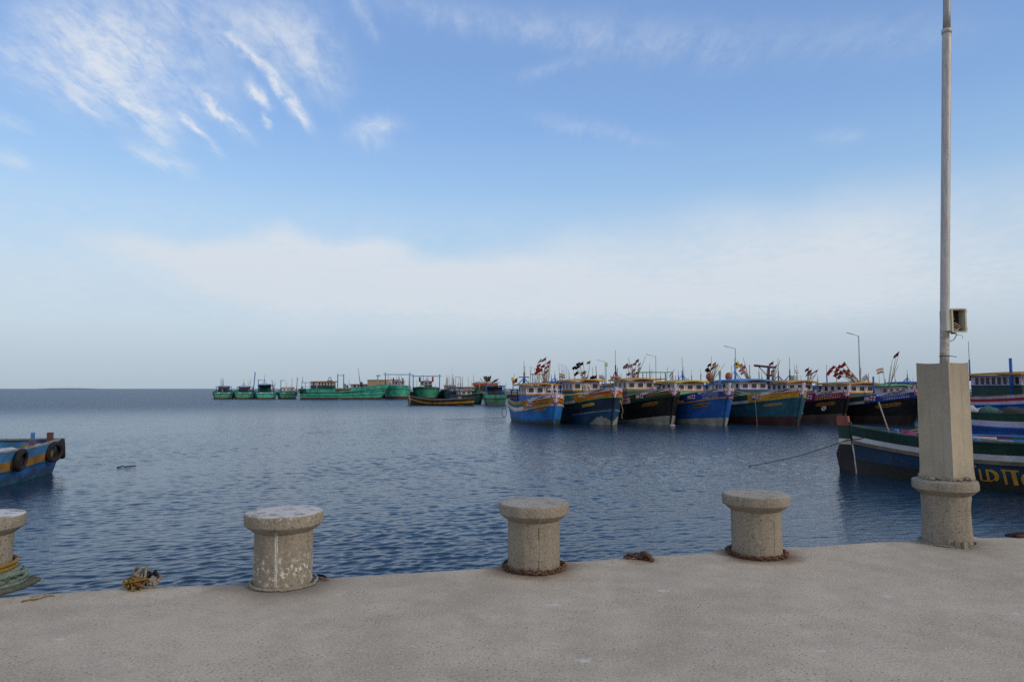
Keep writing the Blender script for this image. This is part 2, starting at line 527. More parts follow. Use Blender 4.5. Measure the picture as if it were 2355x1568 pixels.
def tube_metal(name, rgb):
    m, nt, p = new_mat(name)
    tc = nt.node('ShaderNodeTexCoord'); o = tc.outputs['Object']
    n1 = nt.noise(nt.mapping(o, (9,9,1.2)), 4, 6, .7); n2 = nt.noise(o, 40, 4, .7); Z = nt.xyz(o)[2]
    c = nt.mix(nt.sstep(n1, .35, .65), tuple(v*.72 for v in rgb), rgb)
    c = nt.mix(nt.sstep(n2, .6, .68)*.6, c, (.16,.13,.11))
    low = nt.sstep(Z, .95, .1)
    c = nt.mix(nt.sstep(nt.noise(o, 16, 6, .75), .50, .56)*low*.75, c, (.20,.13,.07))
    c = nt.mix(nt.sstep(nt.noise(o, 11, 6, .75), .60, .64)*low*.8, c, (.07,.045,.035))
    nt.put(p.inputs['Base Color'], c); p.inputs['Roughness'].default_value = .5; p.inputs['Metallic'].default_value = .15
    nt.put(p.inputs['Normal'], nt.bump(n2+n1*.5, .4, .004))
    return m

GLASS = glass_mat()
WHITE = paint('worn_white_paint', (.62,.565,.64), .55, .14, .2, .08, chipc=(.3,.25,.22))
LAV = paint('dull_lavender_white_paint', (.44,.40,.52), .6, .2, .35, .15)
OCHRE = paint('ochre_paint', (.46,.21,.022), .55, .25, .3, .12)
YEL = paint('yellow_paint', (.52,.37,.02), .5, .2, .2, .1)
REDP = paint('red_paint', (.34,.02,.025), .5, .2, .2, .1)
BLACKP = paint('black_paint', (.012,.012,.014), .5, .2, .2, .1)
DBLUE = paint('deep_blue_paint', (.012,.075,.26), .5, .3, .3, .15)
DGREEN = paint('dark_green_paint', (.012,.06,.035), .55, .3, .3, .12)
WOOD = paint('grey_weathered_wood', (.20,.16,.12), .85, .35, .4, .1, scale=2)
BAMBOO = paint('bamboo_pole', (.30,.25,.19), .8, .35, .3, .1, scale=2)
STEEL = paint('galvanised_steel', (.30,.32,.34), .5, .2, .2, .05, metal=.2)
DARKM = paint('dark_metal', (.03,.03,.032), .55, .2, .2, .05)
RUBBER = paint('tyre_rubber', (.012,.012,.013), .75, .4, .2, .15, chipc=(.05,.045,.04), scale=3)
DECKM = paint('worn_deck_planks', (.16,.13,.10), .85, .3, .3, .1)
# ------------------------------------------------------------------ hulls
def clamp(x, a=0.0, b=1.0): return max(a, min(b, x))

class Hull:
    def __init__(s, L, B, zb, zm, zs, rake=.30, stern='transom', band=.62, srake=0.0, wl=.84, bowp=2.4, full=.50, bl=.47):
        s.L, s.B, s.zb, s.zm, s.zs, s.rake, s.stern, s.band, s.srake, s.wl, s.bowp, s.full, s.bl, s._arc = L, B, zb, zm, zs, rake, stern, band, srake, wl, bowp, full, bl, {}
    def zr(s, u):
        return s.zm + (s.zb-s.zm)*clamp((u-.3)/.7)**1.9 + (s.zs-s.zm)*clamp((.4-u)/.4)**1.8
    def r(s, u): return s.zr(u) - s.band*(1+.12*u)
    def hb(s, u):
        h = s.B/2*(1-clamp((u-s.full)/(1-s.full))**s.bowp)**s.bl
        if s.stern == 'pointed': h *= 1-clamp((.5-u)/.5)**2.2
        else: h *= 1-.14*clamp((.35-u)/.35)**1.6
        return h
    def hw(s, u):
        h = s.B/2*s.wl*(1-clamp((u-s.full*.85)/(1-s.full*.85))**(s.bowp*.92))**(s.bl+.05)
        if s.stern == 'pointed': h *= 1-clamp((.55-u)/.55)**1.9
        else: h *= 1-.22*clamp((.4-u)/.4)**1.6
        return h
    def b(s, u, z):
        t = z/max(s.zr(u), .1)
        if z >= 0: q = s.hw(u) + (s.hb(u)-s.hw(u))*clamp(t)**.85
        else: q = s.hw(u)*(1-.75*clamp(-z/.6)**1.3)
        return max(q, .035)
    def x(s, u, z): return -s.L/2 + u*s.L + s.rake*z*u**4 - s.srake*z*(1-u)**4
    def pt(s, side, u, z, off=0.0):
        return Vector((s.x(u, z), side*(s.b(u, z)+off), z))
    def uof(s, x, z):
        a, c = 0.0, 1.0
        for _ in range(22):
            m = (a+c)/2
            if s.x(m, z) < x: a = m
            else: c = m
        return (a+c)/2
    def u_s(s, d, z):
        """station at surface distance d back from the stem, at height z"""
        k = round(z, 2)
        if k not in s._arc:
            us = [1-(i/90)**2 for i in range(91)]
            ds = [0.0]; q = s.pt(1, us[0], k)
            for u in us[1:]:
                p = s.pt(1, u, k); ds.append(ds[-1]+(p-q).length); q = p
            s._arc[k] = (ds, us)
        ds, us = s._arc[k]
        return float(np.interp(d, ds, us))
    def surf(s, side, x, z, off=.014):
        return s._surf(side, s.uof(x, z), z, off)
    def surf_s(s, side, d, z, off=.014):
        return s._surf(side, s.u_s(d, z), z, off)
    def _surf(s, side, u, z, off):
        p = s.pt(side, u, z)
        e = .01; eu = .004
        tu = s.pt(side, min(u+eu, 1), z) - s.pt(side, max(u-eu, 0), z)
        tz = s.pt(side, u, z+e) - s.pt(side, u, z-e)
        n = tu.cross(tz)
        if n.length < 1e-9: n = Vector((0, side, 0))
        n.normalize()
        if n.y*side < 0: n = -n
        return p + n*off
    def stations(s, extra=()):
        us = [i/22 for i in range(18)] + [.80,.83,.86,.885,.91,.93,.95,.967,.98,.989,.995,.9985,1.0]
        return sorted(set([u for u in us] + [clamp(e) for e in extra]))
    def build(s, root, c):
        """c: dict of materials and zone limits"""
        uz, uw = c.get('uz', 2), c.get('uw', 2)
        us = s.stations([u for u in (uz, uw) if u < 1])
        n = len(us)
        af = c.get('af', lambda u: .22)
        rows = [lambda u: -.5, lambda u: -.2, lambda u: 0.0, lambda u: af(u)*.6, lambda u: af(u)]
        for k in range(1, 6): rows.append(lambda u, k=k: af(u) + (s.r(u)-af(u))*k/5)
        mb = MB()
        for side in (-1, 1):
            vs = [s.pt(side, u, rw(u)) for rw in rows for u in us]
            for k in range(len(rows)-1):
                mm = c['anti'] if k < 4 else c['hull']
                if c.get('hull2') and 4 <= k < 6: mm = c['hull2']
                fs = [(k*n+i, k*n+i+1, (k+1)*n+i+1, (k+1)*n+i) for i in range(n-1)]
                if side > 0: fs = [f[::-1] for f in fs]
                used = sorted({i for f in fs for i in f}); ix = {q: j for j, q in enumerate(used)}
                mb.add([vs[q] for q in used], [tuple(ix[i] for i in f) for f in fs], mm, True)
        for k in range(len(rows)-1):                   # stern closure and stem edge
            for u in ((0.0, 1.0)):
                q = [s.pt(-1, u, rows[k](u)), s.pt(1, u, rows[k](u)), s.pt(1, u, rows[k+1](u)), s.pt(-1, u, rows[k+1](u))]
                mm = c['anti'] if k < 4 else c.get('transom', c['hull']) if u == 0 else c['hull']
                mb.add(q, [(0,1,2,3)] if u > .5 else [(3,2,1,0)], mm)
        hull = mb.build('hull', root)
        # bulwark: painted band above the rub rail, with an inner face and capping
        sp = c.get('split', .42)
        lev = [0.0, sp, .74, 1.0]
        bw = MB(); th = .07
        for side in (-1, 1):
            for i in range(n-1):
                u0, u1 = us[i], us[i+1]; um = (u0+u1)/2
                for k in range(3):
                    if um > uz: mm = c['fore'] if not (k == 2 and um > uw) else c.get('crest', WHITE)
                    else: mm = c['lower'] if k == 0 else c['upper']
                    if um <= uz and k == 2 and c.get('edge'): mm = c['edge']
                    za = [s.r(u)+(s.zr(u)-s.r(u))*lev[k] for u in (u0, u1)]; zc = [s.r(u)+(s.zr(u)-s.r(u))*lev[k+1] for u in (u0, u1)]
                    q = [s.pt(side, u0, za[0], .004), s.pt(side, u1, za[1], .004), s.pt(side, u1, zc[1], .004), s.pt(side, u0, zc[0], .004)]
                    bw.add(q, [(0,1,2,3) if side < 0 else (3,2,1,0)], mm, True)
                ci = c.get('inner', c['upper'])
                q = [s.pt(side, u0, s.r(u0), -th), s.pt(side, u1, s.r(u1), -th), s.pt(side, u1, s.zr(u1), -th), s.pt(side, u0, s.zr(u0), -th)]
                bw.add(q, [(3,2,1,0) if side < 0 else (0,1,2,3)], ci)
                zt0, zt1 = s.zr(u0), s.zr(u1)
                q = [s.pt(side, u0, zt0, .03), s.pt(side, u1, zt1, .03), s.pt(side, u1, zt1, -th-.03), s.pt(side, u0, zt0, -th-.03)]
                up = Vector((0,0,.05))
                q8 = q + [a+up for a in q]
                bw.add(q8, [(0,1,2,3),(7,6,5,4),(0,4,5,1),(1,5,6,2),(2,6,7,3),(3,7,4,0)], c.get('cap', c['upper']))
        for u in ((0.0, 1.0) if s.stern != 'pointed' else (1.0,)):
            for k in range(3):
                za = s.r(u)+(s.zr(u)-s.r(u))*lev[k]; zc = s.r(u)+(s.zr(u)-s.r(u))*lev[k+1]
                q = [s.pt(-1, u, za, .004), s.pt(1, u, za, .004), s.pt(1, u, zc, .004), s.pt(-1, u, zc, .004)]
                if u == 0: q = [a + Vector((-.004,0,0)) for a in q]
                bw.add(q, [(0,1,2,3)] if u > .5 else [(3,2,1,0)], c['fore'] if u > .5 and uz < 1 else (c.get('tlow', c['lower']) if k == 0 else c.get('tup', c['upper'])))
            if u == 0:
                b0 = s.b(0, s.zr(0)); xx = s.x(0, s.zr(0))
                bw.box((xx+.03, 0, s.zr(0)+.027), (.14, 2*b0+.1, .05), c.get('cap', c['upper']))
        bw.build('bulwark', root)
        # rub rail
        rr = MB(); w_, h_ = c.get('rubw', .06), c.get('rubh', .09)
        for side in (-1, 1):
            vs = []
            for u in us:
                z = s.r(u)
                p0 = s.pt(side, u, z-h_/2, .006); p1 = s.pt(side, u, z+h_/2, .006)
                o = Vector((0, side*w_, 0))
                vs += [p0, p0+o, p1+o, p1]
            fs = []
            for i in range(n-1):
                for k in range(3):
                    f = (i*4+k, i*4+k+1, (i+1)*4+k+1, (i+1)*4+k)
                    fs.append(f if side > 0 else f[::-1])
            rr.add(vs, fs, c['rub'])
        if s.stern != 'pointed':
            rr.box((s.x(0, s.r(0))-.03, 0, s.r(0)), (.06, 2*s.b(0, s.r(0)), h_), c['rub'])
        rr.build('rub_rail', root)
        dk = MB(); drop = c.get('drop', .5)
        for i in range(n-1):
            u0, u1 = us[i], us[i+1]
            q = [s.pt(-1, u0, s.zr(u0)-drop, -.04), s.pt(-1, u1, s.zr(u1)-drop, -.04), s.pt(1, u1, s.zr(u1)-drop, -.04), s.pt(1, u0, s.zr(u0)-drop, -.04)]
            dk.add(q, [(0,1,2,3)], c.get('deck', DECKM))
        dk.build('deck', root)
        return hull
    def zoff(s, x, dz, ref='r'):
        z = 1.5
        for _ in range(4):
            u = s.u_s(s.L/2-x, z)
            z = (s.r(u) if ref == 'r' else s.zr(u) if ref == 'zr' else 0) + dz
        return z
    def decal(s, mb, vs, fs, side, x0, z0, w_, h_, m, ref='r', off=.014, flip=False):
        """unit-box polygons laid on the hull side; x0 = left edge as read, z0 above the reference line"""
        out = []
        for (a, c) in vs:
            x = x0 + (a*w_ if side < 0 else -a*w_)
            z = s.zoff(x, z0 + c*h_, ref)
            out.append(s.surf_s(side, s.L/2-x, z, off))
        mb.add(out, [f if side < 0 else f for f in fs], m)

def grid_quad(nx=6, ny=2):
    vs = [(i/nx, j/ny) for j in range(ny+1) for i in range(nx+1)]
    fs = [(j*(nx+1)+i, j*(nx+1)+i+1, (j+1)*(nx+1)+i+1, (j+1)*(nx+1)+i) for j in range(ny) for i in range(nx)]
    return vs, fs

def rounded(nx=8):
    """stadium plate, unit box"""
    vs = []; fs = []
    for i in range(nx+1):
        t = i/nx; e = .06
        k = 1.0
        if t < e: k = math.sqrt(clamp(1-((e-t)/e)**2)) if t > 0 else .3
        if t > 1-e: k = math.sqrt(clamp(1-((t-1+e)/e)**2)) if t < 1 else .3
        vs += [(t, .5-.5*k), (t, .5+.5*k)]
    for i in range(nx): fs.append((2*i, 2*i+2, 2*i+3, 2*i+1))
    return vs, fs

# ------------------------------------------------------------------ superstructure
def window(parent, origin, ux, uy, w_, h_, frame, pane=GLASS, r=.09, fr=.045, name='window'):
    """rounded window: raised frame and dark pane; origin = centre on the wall, ux/uy in-plane unit vectors"""
    nrm = ux.cross(uy)
    def ring(a, b, rad, z):
        pts = []
        for (sx, sy, a0) in ((1,1,0),(-1,1,90),(-1,-1,180),(1,-1,270)):
            for k in range(4):
                t = R(a0+30*k)
                pts.append(origin + ux*(sx*(a-rad)+rad*math.cos(t)) + uy*(sy*(b-rad)+rad*math.sin(t)) + nrm*z)
        return pts
    mb = MB()
    o1 = ring(w_/2+fr, h_/2+fr, r+fr, .03); i1 = ring(w_/2, h_/2, r, .03); o0 = ring(w_/2+fr, h_/2+fr, r+fr, .0); i0 = ring(w_/2, h_/2, r, .012)
    N = len(o1)
    vs = o1+i1+o0+i0; fs = []
    for k in range(N):
        j = (k+1) % N
        fs += [(k, j, N+j, N+k), (2*N+k, 2*N+j, j, k), (N+k, N+j, 3*N+j, 3*N+k)]
    mb.add(vs, fs, frame)
    mb.add(i0, [tuple(range(N))], pane)
    return mb.build(name, parent)

def roof_slab(mb, x0, x1, w_, z, camber, th, m, edge, nose=.0):
    """cambered roof: slightly arched across and along, edge strip in its own colour"""
    nx, ny = 6, 8
    top = []; bot = []
    for i in range(nx+1):
        for j in range(ny+1):
            a = i/nx; t = j/ny*2-1
            x = x0+(x1-x0)*a
            if i == nx: x += nose*(1-t*t)
            y = t*w_/2
            zz = z + camber*(1-t*t) + .05*math.sin(PI*a)
            top.append((x, y, zz+th)); bot.append((x, y, zz))
    f = []
    for i in range(nx):
        for j in range(ny):
            a = i*(ny+1)+j
            f.append((a, a+ny+1, a+ny+2, a+1))
    mb.add(top, f, m); mb.add(bot, [q[::-1] for q in f], edge)
    per = [i*(ny+1) for i in range(nx+1)] + [nx*(ny+1)+j for j in range(1, ny+1)] + [i*(ny+1)+ny for i in range(nx-1, -1, -1)] + [j for j in range(ny-1, 0, -1)]
    N = len(per)
    vs = [Vector(bot[p])+Vector((0,0,-.02)) for p in per] + [Vector(top[p])+Vector((0,0,.012)) for p in per]
    mb.add(vs, [(k, (k+1) % N, N+(k+1) % N, N+k) for k in range(N)], edge)

def wheelhouse(root, x0, x1, w_, z0, zb, z1, lower, upper, belt, roofm, edge, nfront=3, nside=3, title=None, titm=REDP, back_roof=.5, winh=None, slant=.10, cloud=False):
    """x0 front, x1 back (x1<x0); lower wall to zb, white upper wall with windows to z1, roof on top"""
    mb = MB()
    sl = slant
    def wall(za, zc, m, grow):
        g = grow
        fx = lambda z: x0 + sl*(z-z0)*-.4
        vs = [(fx(za)+g,-w_/2-g,za),(fx(za)+g,w_/2+g,za),(x1-g,w_/2+g,za),(x1-g,-w_/2-g,za),(fx(zc)+g,-w_/2-g,zc),(fx(zc)+g,w_/2+g,zc),(x1-g,w_/2+g,zc),(x1-g,-w_/2-g,zc)]
        mb.add(vs, [(0,1,5,4),(1,2,6,5),(2,3,7,6),(3,0,4,7),(4,5,6,7)], m)
        return fx
    fx = wall(z0, zb, lower, 0)
    wall(zb, z1, upper, 0)
    wall(zb-.05, zb+.06, belt, .025)
    wh = mb.build('wheelhouse', root)
    h = z1-zb; wy = winh or h*.52
    zc = zb+h*.47
    X = lambda z: fx(z)+.004
    uy = Vector((-sl*.4,0,1)).normalized()
    for i in range(nfront):
        y = (i-(nfront-1)/2)*w_/nfront*.98
        ww = w_/nfront*.60
        window(wh, Vector((X(zc), y, zc)), Vector((0,1,0)), uy, ww, wy, upper)
    for side in (-1, 1):
        for i in range(nside):
            x = x0-.45-(i+.0)*(x0-x1-.7)/max(1, nside-1 if nside > 1 else 1)*.9
            ww = min(.40, (x0-x1)/nside*.58)
            window(wh, Vector((x, side*(w_/2+.004), zc)), Vector((-side,0,0)), Vector((0,0,1)), ww, wy*1.1, upper, r=.05)
    mb = MB()
    roof_slab(mb, x1-back_roof, x0+.35, w_+.7, z1-.02, .14, .10, roofm, edge, .12)
    mb.build('roof', root)
    # painted ornament beside the windows and the name above them
    mb = MB()
    for i in range(nfront+1):
        y = (i-nfront/2)*w_/nfront*.98
        if abs(y) > w_/2-.1: y = math.copysign(w_/2-.1, y)
        v, f = ribbon([(y+.035*math.sin(k*1.6), zc+(k/8-.5)*wy*.95) for k in range(9)], [.02+.03*(k % 2) for k in range(9)])
        mb.add([(X(b)+.008, a, b) for a, b in v], f, titm)
    if title:
        vs, fs = (text_polys(title) if isinstance(title, str) else script_polys(*title))
        tw, thh = w_*.42, .15
        zt = z1-h*.2
        mb.add([(X(zt+c*thh)+.010, (a-.5)*tw, zt+c*thh) for a, c in vs], fs, titm)
    mb.build('lettering', wh)
    return wh

def pole(mb, a, b, r, m, n=6, r2=None): mb.tube([a, b], [r, r2 or r], m, n)

def mast(root, x, y, z0, z1, m, tip=.6, legs=0.0, cross=0.0, name='mast'):
    mb = MB()
    pole(mb, (x,y,z0), (x,y,z1), .055, m)
    pole(mb, (x,y,z1-.1), (x,y,z1+tip), .022, BAMBOO)
    if legs:
        for (a, b) in ((legs,0),(-legs,.6*legs),(-legs,-.6*legs)): pole(mb, (x+a,y+b,z0), (x,y,z0+(z1-z0)*.62), .032, m)
        for b in (-1, 1): pole(mb, (x,y+b*legs*1.2,z0), (x,y,z0+(z1-z0)*.62), .032, m)
    if cross: mb.box((x,y,z0+(z1-z0)*.66), (.09, cross, .08), m)
    return mb.build(name, root)

def stem_head(root, h, m, cross=True, hgt=.34):
    """painted stem post rising above the bow with its white V and red stripes"""
    mb = MB()
    u = 1.0
    zt = h.zr(u)
    n = 8
    vs = []
    for i in range(n+1):
        z = -.3 + (zt+hgt+.3)*i/n
        zz = min(z, zt)
        x = h.x(1, z if z < zt else zt + (z-zt)*1.0)
        wd = .06 if z < zt-.1 else .06+.05*clamp((z-zt+.1)/.3)
        vs += [(x-.05, -wd, z), (x-.05, wd, z), (x+.07+.05*clamp(z/zt), wd*.8, z), (x+.07+.05*clamp(z/zt), -wd*.8, z)]
    fs = []
    for i in range(n):
        for k in range(4): fs.append((i*4+k, i*4+(k+1)%4, i*4+4+(k+1)%4, i*4+4+k))
    fs.append((n*4, n*4+1, n*4+2, n*4+3))
    up = [f for f in fs if min(f) >= (n-2)*4]
    mb.add(vs, [f for f in fs if f not in up], m[0]); 
    mb.add(vs, up, m[1])
    return mb.build('stem_post', root)

def bow_paint(root, h, extra=None, swoosh=True, vcol=WHITE, stripe=REDP, sides=(-1, 1), sw=BLACKP):
    """white V at the stem with a red diagonal, black curves along the white crest"""
    mb = MB()
    for side in sides:
        zr1 = h.zr(1.0); xb = h.x(1.0, zr1)
        bh = zr1-h.r(1.0)
        # V: from the rail (wide) to a point at the rub rail
        rows = 8; vs = []; fs = []
        for k in range(rows+1):
            t = k/rows
            z = h.r(1.0)+.02 + (bh-.03)*t
            wd = .04 + .52*t
            for j in range(4):
                d = wd*j/3
                vs.append(h.surf_s(side, d, min(z, h.zr(h.u_s(d, z))-.003), .014))
        for k in range(rows):
            for j in range(3): fs.append((k*4+j, k*4+j+1, k*4+j+5, k*4+j+4))
        mb.add(vs, fs, vcol)
        pts = []
        for k in range(7):
            t = k/6
            z = h.r(1.0)+.06+(bh-.1)*t
            pts.append((.05+.34*t, z))
        v, f = ribbon(pts, .075)
        mb.add([h.surf_s(side, a, min(c, h.zr(h.u_s(a, c))-.003), .019) for a, c in v], f, stripe)
        pts = [(.05+.42*k/3, zr1-.30*bh-.02*k) for k in range(4)]
        v, f = ribbon(pts, .06)
        mb.add([h.surf_s(side, max(a, .01), c, .022) for a, c in v], f, stripe)
        if swoosh:
            L0 = h.L*.19
            for (s0, s1, ph, am) in ((.12,.62,0,.05),(.5,1.0,1.7,.045),(.3,.8,3.0,.03)):
                pts = []; wd = []
                for k in range(13):
                    t = k/12
                    x = .5+L0*(s0+(s1-s0)*t)
                    u = h.u_s(x, h.zr(.9))
                    z = h.zr(u) - .13*(h.zr(u)-h.r(u)) + am*math.sin(ph+t*4.2)
                    pts.append((x, z)); wd.append(.012+.045*math.sin(PI*t))
                v, f = ribbon(pts, wd)
                mb.add([h.surf_s(side, a, min(c, h.zr(h.u_s(a, c))-.003), .012) for a, c in v], f, sw)
    return mb.build('bow_ornament', root)

def plate(root, h, side, x0, dz, w_, hh, bgm, fgm, text, rim=None):
    mb = MB()
    v, f = rounded(12)
    if rim: h.decal(mb, v, f, side, x0-.04*(1 if side < 0 else -1), dz-.035, w_+.08, hh+.07, rim, off=.010)
    h.decal(mb, v, f, side, x0, dz, w_, hh, bgm, off=.014)
    vs, fs = text_polys(text) if isinstance(text, str) else script_polys(*text)
    sg = 1 if side < 0 else -1
    h.decal(mb, vs, fs, side, x0+.08*w_*sg, dz+.2*hh, w_*.84, hh*.6, fgm, off=.019)
    return mb.build('registration_plate', root)

def letters(root, h, side, x0, dz, w_, hh, m, text, name='lettering', ref='r'):
    mb = MB()
    vs, fs = text_polys(text) if isinstance(text, str) else script_polys(*text)
    h.decal(mb, vs, fs, side, x0, dz, w_, hh, m, ref=ref, off=.016)
    return mb.build(name, root)

def flag_marks(root, h, side, x0, dz, s_, a, b, c_):
    """two little painted waving flags: a banded one and a white one with a red cross"""
    mb = MB()
    sg = 1 if side < 0 else -1
    def wave(vs, ph): return [(p, q+.09*math.sin(p*4+ph)) for p, q in vs]
    g, f = grid_quad(5, 1)
    for k, m in enumerate((c_, b, a)):
        h.decal(mb, [(p, (q+k)/3+.09*math.sin(p*4)) for p, q in g], f, side, x0, dz, s_, s_*.8, m)
    x1 = x0+sg*s_*1.15
    h.decal(mb, wave(g, 1), f, side, x1, dz+.02, s_, s_*.8, WHITE)
    for (x_, y_, ww, hh) in ((.40,0,.2,1),(0,.38,1,.24)):
        h.decal(mb, [(x_+p*ww, y_+q*hh+.09*math.sin((x_+p*ww)*4+1)) for p, q in g], f, side, x1, dz+.02, s_, s_*.8, REDP, off=.019)
    return mb.build('painted_flags', root)
# ------------------------------------------------------------------ quay, bollards, pole, ropes
_edge_px = [(-260,1392),(60,1366),(180,1357),(270,1350),(400,1344),(520,1341),(545,1337),(650,1327),(760,1322),(900,1314),(1100,1303),(1150,1298),(1228,1289),(1320,1289),(1450,1281),
            (1630,1271),(1655,1262),(1741,1255),(1840,1258),(2000,1247),(2100,1240),(2125,1230),(2178,1222),(2250,1234),(2354,1229),(2600,1216)]
_ep = sorted([(on_z(a, b, QZ).x, on_z(a, b, QZ).y) for a, b in _edge_px])
_ex = np.array([p[0] for p in _ep]); _ey = np.array([p[1] for p in _ep])
def edge_y(x):
    if x < _ex[0]: return _ey[0] + .22*(x-_ex[0])
    if x > _ex[-1]: return _ey[-1] + .22*(x-_ex[-1])
    return float(np.interp(x, _ex, _ey))

def foot(px, py, r=.236):
    p = on_z(px, py, QZ); k = (p.y+r)/p.y
    return (p.x*k, p.y+r)
BOL = [foot(-57, 1375), foot(650, 1358.5), foot(1228, 1321), foot(1741, 1287.5)]
POST = foot(2179, 1258.5, .225)

def smooth1(n, seed):
    rg = np.random.RandomState(seed); a = rg.randn(n)
    out = np.zeros(n)
    for wv, amp in ((2, .35), (5, .5), (14, .8), (40, 1.0)):
        k = np.exp(-.5*(np.arange(-3*wv, 3*wv+1)/wv)**2); k /= k.sum()
        b = np.convolve(a, k, 'same'); out += amp*b/(b.std()+1e-9)
    return out/out.std()

xs = np.concatenate([np.linspace(-70, -9, 30)[:-1], np.arange(-9, 13, .05), np.linspace(13, 70, 30)])
jit = smooth1(len(xs), 3)*.014; jz = smooth1(len(xs), 9)*.006
ROWS = [(None, -60, 0), (None, -6, 0), ('e', -1.2, 0), ('e', -.35, 0), ('e', -.12, -.002), ('e', -.05, -.008), ('e', -.012, -.022), ('e', .0, -.05), ('e', -.005, -.30), ('e', -.01, -3.0)]
vs = []
for i, x in enumerate(xs):
    e = edge_y(x) + jit[i]
    for (k, a, z) in ROWS:
        if k is None: vs.append((x, a, 0))
        else:
            amp = 1 if a > -.4 else 0
            vs.append((x, (e if amp else edge_y(x)) + a, z + (jz[i]*(1 if -.2 < a and z > -.2 else 0))))
nr = len(ROWS); fs = []
for i in range(len(xs)-1):
    for k in range(nr-1): fs.append((i*nr+k, (i+1)*nr+k, (i+1)*nr+k+1, i*nr+k+1))
RUSTC = (.13, .065, .035)
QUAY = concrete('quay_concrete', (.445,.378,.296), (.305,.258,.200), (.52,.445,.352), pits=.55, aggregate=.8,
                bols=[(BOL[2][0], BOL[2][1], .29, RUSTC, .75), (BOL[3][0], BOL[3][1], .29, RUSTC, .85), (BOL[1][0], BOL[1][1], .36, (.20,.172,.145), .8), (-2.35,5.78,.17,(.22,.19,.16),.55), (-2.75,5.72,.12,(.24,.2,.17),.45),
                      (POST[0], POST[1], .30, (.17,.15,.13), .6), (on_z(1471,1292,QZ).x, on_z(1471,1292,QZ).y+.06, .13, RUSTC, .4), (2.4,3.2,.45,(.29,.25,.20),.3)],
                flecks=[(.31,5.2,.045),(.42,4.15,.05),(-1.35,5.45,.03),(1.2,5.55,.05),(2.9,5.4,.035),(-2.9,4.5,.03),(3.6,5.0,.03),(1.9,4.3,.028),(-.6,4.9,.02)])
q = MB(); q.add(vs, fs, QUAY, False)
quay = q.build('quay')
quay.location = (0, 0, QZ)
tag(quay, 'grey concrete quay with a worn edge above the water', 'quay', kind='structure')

BROWN = (.264,.230,.184)
def bol_mat(i):
    sp = [dict(drips=[(.2,.0,.45,.03,.5)], top=.95, teal=.9),
          dict(drips=[(.08,.03,.46,.05,1)], splash=(1.35,.18), teal=1.0, top=.8),
          dict(drips=[(.14,.10,.30,.03,.9),(.16,.40,.50,.03,.7)], top=.25),
          dict(drips=[(.42,.36,.46,.02,.8)], top=.2, teal=.25)][i]
    return concrete('bollard_concrete_%d' % i, tuple(v*(1.0 if i != 1 else 1.02) for v in BROWN), tuple(v*.8 for v in BROWN), tuple(v*1.22 for v in BROWN), seed=i*3.7, aggregate=1.1, pits=.7, streaks=.3, paintspec=sp)
KB = 1.02
BPROF = [(.236,-.02),(.234,.03),(.233,.10),(.232,.25),(.233,.40),(.235,.43),(.262,.447),(.296,.476),(.308,.486),(.3125,.491),(.3135,.497),(.3135,.53),(.3135,.566),(.3125,.573),(.308,.579),(.300,.583),(.2,.588),(.1,.589),(.002,.589)]
labels = ['concrete mooring bollard at the left edge with coiled green rope round its foot',
          'concrete mooring bollard splashed with white paint, a thin rope loop round its base',
          'plain concrete mooring bollard near the middle with a rusty chain round its base',
          'concrete mooring bollard nearest the tall pole post with rusty chain at its base']
from mathutils import noise as mnoise
for i, (bx, by) in enumerate(BOL):
    mb = MB()
    def jitf(th, z, i=i):
        v = Vector((math.cos(th)*3, math.sin(th)*3, z*8+i*9))
        return .006*mnoise.noise(v) + .0045*mnoise.noise(v*4)
    # dense profile for a rough cast surface
    prof = []
    for (a, b) in zip(BPROF[:-1], BPROF[1:]):
        nseg = max(1, int(math.hypot(b[0]-a[0], b[1]-a[1])/.035))
        for k in range(nseg): prof.append((a[0]+(b[0]-a[0])*k/nseg, a[1]+(b[1]-a[1])*k/nseg))
    prof.append(BPROF[-1])
    mb.lathe(prof, bol_mat(i), 96, jit=jitf)
    o = mb.build('bollard'); o.data.set_sharp_from_angle(angle=R(32)); o.location = (bx, by, QZ)
    tag(o, labels[i], 'bollard', 'mooring bollards along the quay edge')

RUST = rust_mat('rusty_iron', (.125,.058,.034))
def link(mb, c, t, up, l, wd, r, m):
    t = t.normalized(); s_ = t.cross(up).normalized()
    pts = []
    for k in range(10):
        a = 2*PI*k/10
        pts.append(Vector(c) + t*(l/2*math.cos(a)) + s_*(wd/2*math.sin(a)))
    mb.tube(pts, r, m, 6, closed=True)
for i in (2, 3):
    mb = MB(); N = 44; rg = random.Random(i)
    for k in range(N):
        a = 2*PI*k/N
        rr = .268 + rg.uniform(-.006, .010)
        c = Vector((rr*math.cos(a), rr*math.sin(a), .022 + rg.uniform(-.004,.008)))
        t = Vector((-math.sin(a), math.cos(a), rg.uniform(-.15,.15)))
        up = Vector((0,0,1)) if k % 2 else Vector((math.cos(a), math.sin(a), .25))
        link(mb, c, t, up, .058, .032, .0085, RUST)
    o = mb.build('chain'); o.location = (*BOL[i], QZ)
    tag(o, ['rusty chain lying round the base of the middle bollard', 'rusty chain lying round the base of the bollard nearest the pole post'][i-2], 'chain', 'rusty chains round bollards')

ROPE_T = rope_mat('pale_tan_rope', (.46,.41,.32)); ROPE_M = rope_mat('mint_green_rope', (.27,.36,.29)); ROPE_Y = rope_mat('yellow_ochre_rope', (.40,.25,.07))
ROPE_O = rope_mat('orange_tan_rope', (.36,.20,.08)); ROPE_W = rope_mat('off_white_rope', (.46,.41,.35)); ROPE_D = rope_mat('dark_rope', (.05,.04,.045)); ROPE_G = rope_mat('grey_green_rope', (.17,.18,.13))

